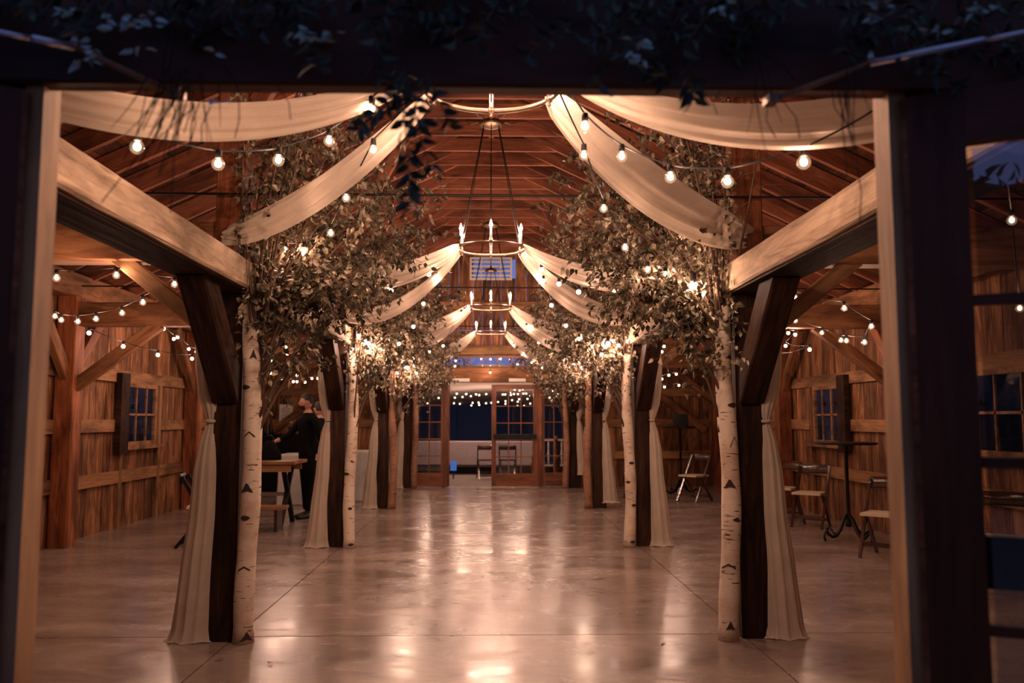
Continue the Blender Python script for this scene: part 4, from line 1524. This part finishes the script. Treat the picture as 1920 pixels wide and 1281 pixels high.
# ------------------------------------------------------------------ people
def person(name, label, joints, bones, head_c, head_dir, loc, rz, hands, shoes, hair_long=False):
    t = thing(name, label, 'person', loc, rz)
    names = list(joints)
    me = bpy.data.meshes.new('body')
    me.from_pydata([joints[k][0] for k in names], [(names.index(a), names.index(b_)) for a, b_ in bones], [])
    tmp = bpy.data.objects.new('tmp', me)
    COL.objects.link(tmp)
    md = tmp.modifiers.new('skin', 'SKIN')
    md.use_smooth_shade = True
    sv = me.skin_vertices[0].data
    for i, k in enumerate(names):
        r_ = joints[k][1]
        sv[i].radius = r_ if isinstance(r_, tuple) else (r_, r_)
        sv[i].use_root = (k == 'pelvis')
    ss = tmp.modifiers.new('sub', 'SUBSURF')
    ss.levels = 2
    ss.render_levels = 2
    dg = bpy.context.evaluated_depsgraph_get()
    ev = tmp.evaluated_get(dg)
    bme = bpy.data.meshes.new_from_object(ev)
    bpy.data.objects.remove(tmp)
    bme.materials.clear()
    bme.materials.append(M_BLACKCLOTH)
    bme.materials.append(M_SKIN)
    bm = bmesh.new()
    bm.from_mesh(bme)
    hd = V(head_dir).normalized()
    hc = V(head_c)
    sidev = V((0, 0, 1)).cross(hd).normalized()
    # head: a shaped egg with brow, nose, mouth and chin
    N_, K_ = 28, 22
    vs_ = []
    for i in range(K_ + 1):
        th = PI * (0.015 + .97 * i / K_)
        ring = []
        for j in range(N_):
            a = 2 * PI * j / N_
            f_ = math.sin(th) * math.cos(a)
            l_ = math.sin(th) * math.sin(a)
            u_ = -math.cos(th)
            fx, lx_, ux = .098 * f_, .076 * l_, .122 * u_
            if f_ > 0:
                fx *= 1 - .10 * max(0, -u_) + .0
                lx_ *= 1 - .22 * max(0, -u_)
            front = max(0, math.cos(a)) ** 10 * math.sin(th)
            fx += .026 * front * math.exp(-((u_ + .16) / .14) ** 2)      # nose
            fx += .006 * max(0, math.cos(a)) ** 3 * math.exp(-((u_ - .12) / .08) ** 2)   # brow
            fx -= .008 * math.exp(-((u_ - .0) / .06) ** 2) * math.exp(-((abs(l_) - .38) / .15) ** 2) * (f_ > 0)  # eye sockets
            fx += .007 * max(0, math.cos(a)) ** 6 * math.exp(-((u_ + .45) / .07) ** 2)   # lips
            fx += .010 * max(0, math.cos(a)) ** 4 * math.exp(-((u_ + .75) / .12) ** 2)   # chin
            ring.append(bm.verts.new(hc + hd * fx + sidev * lx_ + V((0, 0, ux))))
        vs_.append(ring)
    hf = []
    for i in range(K_):
        for j in range(N_):
            hf.append(bm.faces.new((vs_[i][j], vs_[i][(j + 1) % N_], vs_[i + 1][(j + 1) % N_], vs_[i + 1][j])))
    hf.append(bm.faces.new(vs_[0][::-1]))
    hf.append(bm.faces.new(vs_[-1]))
    for f_ in hf:
        f_.material_index = 1
        f_.smooth = True
    neckz = joints['neck'][0][2]
    hset = set(hf)
    for f_ in bm.faces:
        f_.smooth = True
        if f_ in hset:
            continue
        c = f_.calc_center_median()
        if c.z > neckz - .005 and (c - V(joints['neck'][0])).length < .2:
            f_.material_index = 1
        for h in hands:
            if (c - V(h)).length < .17 and (c - V(h)).dot(V(h) - V(joints[hands[h]][0])) > -.012:
                f_.material_index = 1
    bm.to_mesh(bme)
    bm.free()
    link('body', bme, t)
    # hair cap
    mb = MB()
    n1, n2 = 24, 12
    for i in range(n2 + 1):
        u_ = -.25 + 1.25 * i / n2
        for j in range(n1):
            a = 2 * PI * j / n1
            uu = u_
            if math.cos(a) > .3:
                uu = max(u_, .48)
            elif math.cos(a) > -.45:
                uu = max(u_, .16)
            uu = min(uu, .999)
            rr = math.sqrt(max(0, 1 - uu * uu))
            mb.v.append(tuple(hc + hd * (.106 * rr * math.cos(a) - .004) + sidev * (.083 * rr * math.sin(a)) + V((0, 0, .134 * uu))))
    for i in range(n2):
        for j in range(n1):
            a, b_ = i * n1 + j, i * n1 + (j + 1) % n1
            mb.f.append((a, b_, b_ + n1, a + n1))
    mb.f.append(tuple(n2 * n1 + j for j in range(n1)))
    mb.build('hair', M_HAIR, t, True)
    # beard, eyes, ears
    mb = MB()
    for i in range(5):
        u_ = -.92 + .5 * i / 4
        for j in range(13):
            a = -PI * .42 + PI * .84 * j / 12
            rr = math.sqrt(1 - u_ * u_)
            mb.v.append(tuple(hc + hd * (.108 * rr * math.cos(a) * .97 + .006) + sidev * (.072 * rr * math.sin(a)) + V((0, 0, .124 * u_))))
    for i in range(4):
        for j in range(12):
            a = i * 13 + j
            mb.f.append((a, a + 1, a + 14, a + 13))
    if not hair_long:
        mb.build('beard', M_HAIR, t, True)
    for s in (-1, 1):
        MB().sphere(tuple(hc + hd * .086 + sidev * (s * .031) + V((0, 0, .004))), .010, 8, 6, (1, 1, .7)).build('eye', M_HAIR, t, True)
        MB().sphere(tuple(hc + sidev * (s * .078) + V((0, 0, -.005))), .026, 8, 6, (.6, .5, 1.1)).build('ear', M_SKIN, t, True)
    for (p, q) in shoes:
        p, q = V(p), V(q)
        mb = MB()
        L = [0, .15, .5, .85, 1.0]
        Wd = [.032, .042, .045, .046, .025]
        Hh = [.085, .095, .07, .05, .03]
        dr = (q - p).normalized()
        sdv = V((0, 0, 1)).cross(dr)
        for u_, w_, h_ in zip(L, Wd, Hh):
            c = p.lerp(q, u_)
            for (a, z) in ((-1, .004), (1, .004), (1.0, h_ * .6), (.5, h_), (-.5, h_), (-1.0, h_ * .6)):
                mb.v.append(tuple(V((c.x, c.y, 0)) + sdv * (a * w_) + V((0, 0, z))))
        for i in range(4):
            for j in range(6):
                a, b_ = i * 6 + j, i * 6 + (j + 1) % 6
                mb.f.append((a, b_, b_ + 6, a + 6))
        mb.f += [tuple(reversed(range(6))), tuple(24 + j for j in range(6))]
        mb.build('shoe', M_BLACK, t, True)
    return t


def hand_joints(J, B, pre, wrist, dr, down, r_=.0085):
    """palm, four fingers and a thumb, curled towards 'down'"""
    wrist, dr, down = V(wrist), V(dr).normalized(), V(down).normalized()
    sd = dr.cross(down).normalized()
    palm = wrist + dr * .06
    J[pre + 'palm'] = (tuple(palm), (.024, .014))
    B.append((pre + 'wrist', pre + 'palm'))
    for k, L in enumerate((.072, .080, .076, .060)):
        off = sd * ((k - 1.5) * .021)
        a = palm + dr * .032 + off
        b_ = a + dr * (L * .5) + down * (L * .12)
        c = b_ + dr * (L * .32) + down * (L * .36)
        for nm, p in (('a', a), ('b', b_), ('c', c)):
            J['%sf%d%s' % (pre, k, nm)] = (tuple(p), r_)
        B += [(pre + 'palm', '%sf%da' % (pre, k)), ('%sf%da' % (pre, k), '%sf%db' % (pre, k)), ('%sf%db' % (pre, k), '%sf%dc' % (pre, k))]
    a = wrist + dr * .03 - sd * .034
    b_ = a + dr * .035 - sd * .018 + down * .018
    J[pre + 'tha'] = (tuple(a), .011)
    J[pre + 'thb'] = (tuple(b_), .009)
    B += [(pre + 'palm', pre + 'tha'), (pre + 'tha', pre + 'thb')]


# man: local frame, -X is towards the table
J = {'pelvis': ((0, 0, .97), (.165, .13)), 'waist': ((0, 0, 1.10), (.15, .115)), 'chest': ((-.015, 0, 1.32), (.19, .14)), 'collar': ((-.02, 0, 1.47), (.12, .09)), 'neck': ((-.03, 0, 1.545), .06), 'skull': ((-.045, 0, 1.62), .055)}
B = [('pelvis', 'waist'), ('waist', 'chest'), ('chest', 'collar'), ('collar', 'neck'), ('neck', 'skull')]
for s, pre in ((-1, 'r'), (1, 'l')):
    J[pre + 'hip'] = ((0, s * .09, .90), .115)
    J[pre + 'knee'] = (((-.03 if s < 0 else .02), s * .09, .50), .08)
    J[pre + 'ankle'] = (((-.06 if s < 0 else .05), s * .10, .09), .056)
    B += [('pelvis', pre + 'hip'), (pre + 'hip', pre + 'knee'), (pre + 'knee', pre + 'ankle')]
    J[pre + 'sh'] = ((-.02, s * .185, 1.43), .068)
    B.append(('collar', pre + 'sh'))
# near arm (right, towards the camera) reaches to the bag
J['lelb'] = ((-.19, .24, 1.20), .052)
J['lwrist'] = ((-.38, .29, 1.12), .030)
J['relb'] = ((.05, -.25, 1.16), .052)
J['rwrist'] = ((.15, -.22, .93), .030)
B += [('rsh', 'relb'), ('relb', 'rwrist'), ('lsh', 'lelb'), ('lelb', 'lwrist')]
hand_joints(J, B, 'l', J['lwrist'][0], (-1, .3, -.35), (0, 0, -1))
hand_joints(J, B, 'r', J['rwrist'][0], (-.1, 0, -1), (-1, 0, 0))
person('person', 'man with dark hair and beard in black clothes, reaching over a wooden table', J, B, (-.06, 0, 1.70), (-.85, .45, -.12), (-2.70, 12.85, 0), R(45),
       {J['rwrist'][0]: 'relb', J['lwrist'][0]: 'lelb'}, [((.02, -.10, 0), (-.26, -.13, 0)), ((.12, .10, 0), (-.16, .09, 0))])
# second person mostly hidden behind him
J2 = dict(J)
J2['lelb'] = ((.03, .25, 1.16), .050)
J2['lwrist'] = ((-.04, .26, .92), .030)
B2 = [b_ for b_ in B if not (b_[0].startswith('lf') or b_[1].startswith('lf') or 'lpalm' in b_ or 'lth' in b_[0])]
for k in [k for k in J2 if k.startswith('lf') or k in ('lpalm', 'ltha', 'lthb')]:
    J2.pop(k)
hand_joints(J2, B2, 'l', J2['lwrist'][0], (-.1, 0, -1), (-1, 0, 0))
p2 = person('person', 'dark-haired person almost hidden behind the man in black, only the head showing', J2, B2, (-.06, 0, 1.70), (-.6, .8, 0), (-2.80, 14.3, 0), R(0),
            {J2['rwrist'][0]: 'relb', J2['lwrist'][0]: 'lelb'}, [((.02, -.10, 0), (-.26, -.13, 0)), ((.12, .10, 0), (-.16, .09, 0))], True)
p2.scale = (.95, .95, .95)

# ------------------------------------------------------------------ beyond the far doors: tent and terrace
Y0 = YB + .3
o = thing('event_tent', 'pale tent with a navy side wall beyond the far doors', 'tent', (0, 25, 0))
mb = MB()
NXc, NYc = 24, 8
for i in range(NYc + 1):
    yy = Y0 + .4 + (28.5 - Y0) * i / NYc
    for j in range(NXc + 1):
        xx = -5.5 + 11 * j / NXc
        mb.v.append((xx, yy, 2.62 - .70 * i / NYc - .06 * math.sin(PI * i / NYc) + .05 * math.cos(xx * 1.6)))
for i in range(NYc):
    for j in range(NXc):
        a = i * (NXc + 1) + j
        mb.f.append((a, a + 1, a + NXc + 2, a + NXc + 1))
mb.build('canopy', M_CANOPY, o, True, True)
mb = MB()
for j in range(61):
    xx = -5.5 + 11 * j / 60
    yy = 28.9 + .03 * math.sin(j * 1.1)
    mb.v += [(xx, yy, 0), (xx, yy, 1.98)]
mb.f = [(2 * j, 2 * j + 2, 2 * j + 3, 2 * j + 1) for j in range(60)]
mb.build('side_wall', M_NAVY, o, True, True)
for xx in (-3.3, -1.1, 1.1, 3.3):
    MB().box((xx - .02, 28.82, 0), (xx + .02, 28.86, 1.95)).build('wall_seam', M_TENTLINE, o, False, True)
for s in (-1, 1):
    MB().tube([(s * 5.2, 19.4, 0), (s * 5.2, 19.4, 2.5)], .04, 8).build('tent_pole', M_STEEL, o, False, True)
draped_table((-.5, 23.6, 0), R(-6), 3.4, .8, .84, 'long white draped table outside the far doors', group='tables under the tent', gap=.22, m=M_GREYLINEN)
o = MB().box((-1.3, 22.9, 0), (2.6, 23.1, .17)).build('stage_riser', M_BLACKCLOTH, None)
tag(o, 'low black riser in front of the white table under the tent', 'riser')
oc = folding_chair('folding_chair', 'brown folding chair seen in the open half of the far doorway', 'chair', 'chairs under the tent', W_CHAIR, W_CHAIR)
oc.matrix_basis = M.Translation((-.12, 21.0, 0)) @ M.Rotation(R(4), 4, 'Z')
oc2 = copy_tree(oc)
oc2.matrix_basis = M.Translation((.42, 21.0, 0)) @ M.Rotation(R(-3), 4, 'Z')
oc2['label'] = 'brown folding chair seen through the closed far door'
o = MB().bar((-1.0, 20.9, .30), (-1.0, 21.05, .52), .15, .012, (0, 1, 0)).build('tablet_screen', M_SCREEN, None)
o2 = thing('monitor', 'small blue glowing screen on the ground just inside the tent opening', 'screen', (-.90, 21, 0))
o.parent = o2
o.matrix_basis = M.Translation((1.0, -21, -.1))
MB().bar((0, .0, 0), (0, .05, .3), .1, .03, (1, 0, 0)).build('stand', M_BLACK, o2)
# turned wooden posts and a balustrade on the right
for k, (xx, yy) in enumerate(((1.05, 20.6), (1.55, 20.2))):
    o = MB().lathe([(.08, 0), (.08, .12), (.05, .16), (.075, .25), (.085, .35), (.05, .45), (.07, .5), (.07, .55), (.035, .6), (.045, .7), (.035, .95), (.05, 1.0), (.02, 1.05)], (0, 0, 0), 14).build('turned_post', W_DOOR, None, True)
    o.location = (xx, yy, 0)
    tag(o, ['turned wooden post seen through the closed far door', 'turned wooden post seen through the right sidelight of the far doors'][k], 'post', 'turned posts on the terrace')
t = thing('balustrade', 'pale balustrade beyond the right sidelight of the far doors', 'railing', (2.0, 24.6, 0))
MB().box((1.2, 24.55, .82), (2.9, 24.65, .88)).build('top_rail', M_PAPER, t, False, True)
MB().box((1.2, 24.55, .1), (2.9, 24.65, .15)).build('bottom_rail', M_PAPER, t, False, True)
for k in range(9):
    MB().lathe([(.03, .15), (.02, .25), (.045, .4), (.02, .6), (.03, .7), (.02, .82)], (1.28 + k * .19, 24.6, 0), 8).build('baluster', M_PAPER, t, True, True)

ZB = [(497, 420), (573, 424), (652, 426), (677, 432), (733, 424), (482, 452), (543, 447), (610, 440), (432, 498), (475, 497), (522, 502), (624, 494), (614, 515), (672, 492), (677, 510), (731, 497), (775, 494), (828, 487), (865, 427),
      (885, 427), (930, 430), (955, 423), (960, 388), (987, 425), (1000, 395), (1030, 420), (1053, 420), (940, 473), (887, 480), (887, 502), (997, 465), (985, 485), (983, 519), (1037, 519), (1063, 462), (1085, 500), (1025, 385),
      (1190, 405), (1240, 452), (1270, 398), (1297, 440), (1310, 424), (250, 400), (232, 453), (352, 455), (350, 390), (262, 497)]
rows_ = {0: [], 1: [], 2: []}
for (a, b_) in ZB:
    u, v_ = 740 + a / 4.27, 640 + b_ / 4.27
    k = 0 if b_ < 433 else (1 if b_ < 480 else 2)
    rows_[k].append((u, v_, (20.2, 21.6, 23.2)[k]))
for k in rows_:
    rows_[k].sort()
    festoon(PX(rows_[k]), ['upper string of globes under the tent beyond the far doors', 'middle string of globes under the tent beyond the far doors', 'lower string of globes under the tent beyond the far doors'][k], 'far', light=1.6, every=3, group='festoon strings under the tent')

# dark shrubs behind the photographer, mirrored in the door glass, and outside the side windows
def hedge(name, label, path, h, seed, nl, size):
    """path: ground points; a lumpy leafy core with loose leaves over it"""
    rnd = random.Random(seed)
    t = thing(name, label, 'trees' if name == 'tree_line' else 'shrubs', path[0])
    t['kind'] = 'stuff'
    mb = MB()
    n_ = len(path)
    NS = 9
    tops = []
    for i, p in enumerate(path):
        hh = h * (1 + .13 * math.sin(i * .9) + .09 * math.sin(i * 2.3 + 1))
        tops.append(hh)
        a = V(path[max(0, i - 1)])
        b_ = V(path[min(n_ - 1, i + 1)])
        sd = V((0, 0, 1)).cross((b_ - a).normalized())
        for j in range(NS):
            th = PI * j / (NS - 1)
            rr = 1 + .12 * math.sin(i * 1.7 + j * 2.1)
            q = V(p) + sd * (math.cos(th) * .7 * rr) + V((0, 0, max(0, math.sin(th) * hh * (rr * .5 + .5))))
            mb.v.append(tuple(q))
    for i in range(n_ - 1):
        for j in range(NS - 1):
            a = i * NS + j
            mb.f.append((a, a + 1, a + NS + 1, a + NS))
    for _ in range(nl):
        i = rnd.randrange(n_ - 1)
        j = rnd.randrange(NS)
        a, b_ = V(mb.v[i * NS + j]), V(mb.v[(i + 1) * NS + j])
        pp = a.lerp(b_, rnd.random()) + V((rnd.gauss(0, .12), rnd.gauss(0, .12), rnd.gauss(0, .12)))
        pp.z = abs(pp.z)
        add_leaf(mb, pp, rq(rnd, V((0, 0, 1)), 1), size * rnd.uniform(.7, 1.2), rnd.randrange(4))
    mb.build('foliage', M_HEDGE, t, False, True)['kind'] = 'stuff'


hedge('tree_line', 'dark tree line outside behind the entrance, mirrored in the door glass', [(13 * math.sin(-1.6 + 3.2 * i / 40), -13 * math.cos(-1.6 + 3.2 * i / 40), 0) for i in range(41)], 5.2, 3, 6000, .3)
for s in (-1, 1):
    hedge('shrubbery', 'dark shrubbery outside the %s windows' % SIDE[s], [(s * 8.5, 1 + i * .8, 0) for i in range(50)], 3.6, 8 + s, 5000, .12)
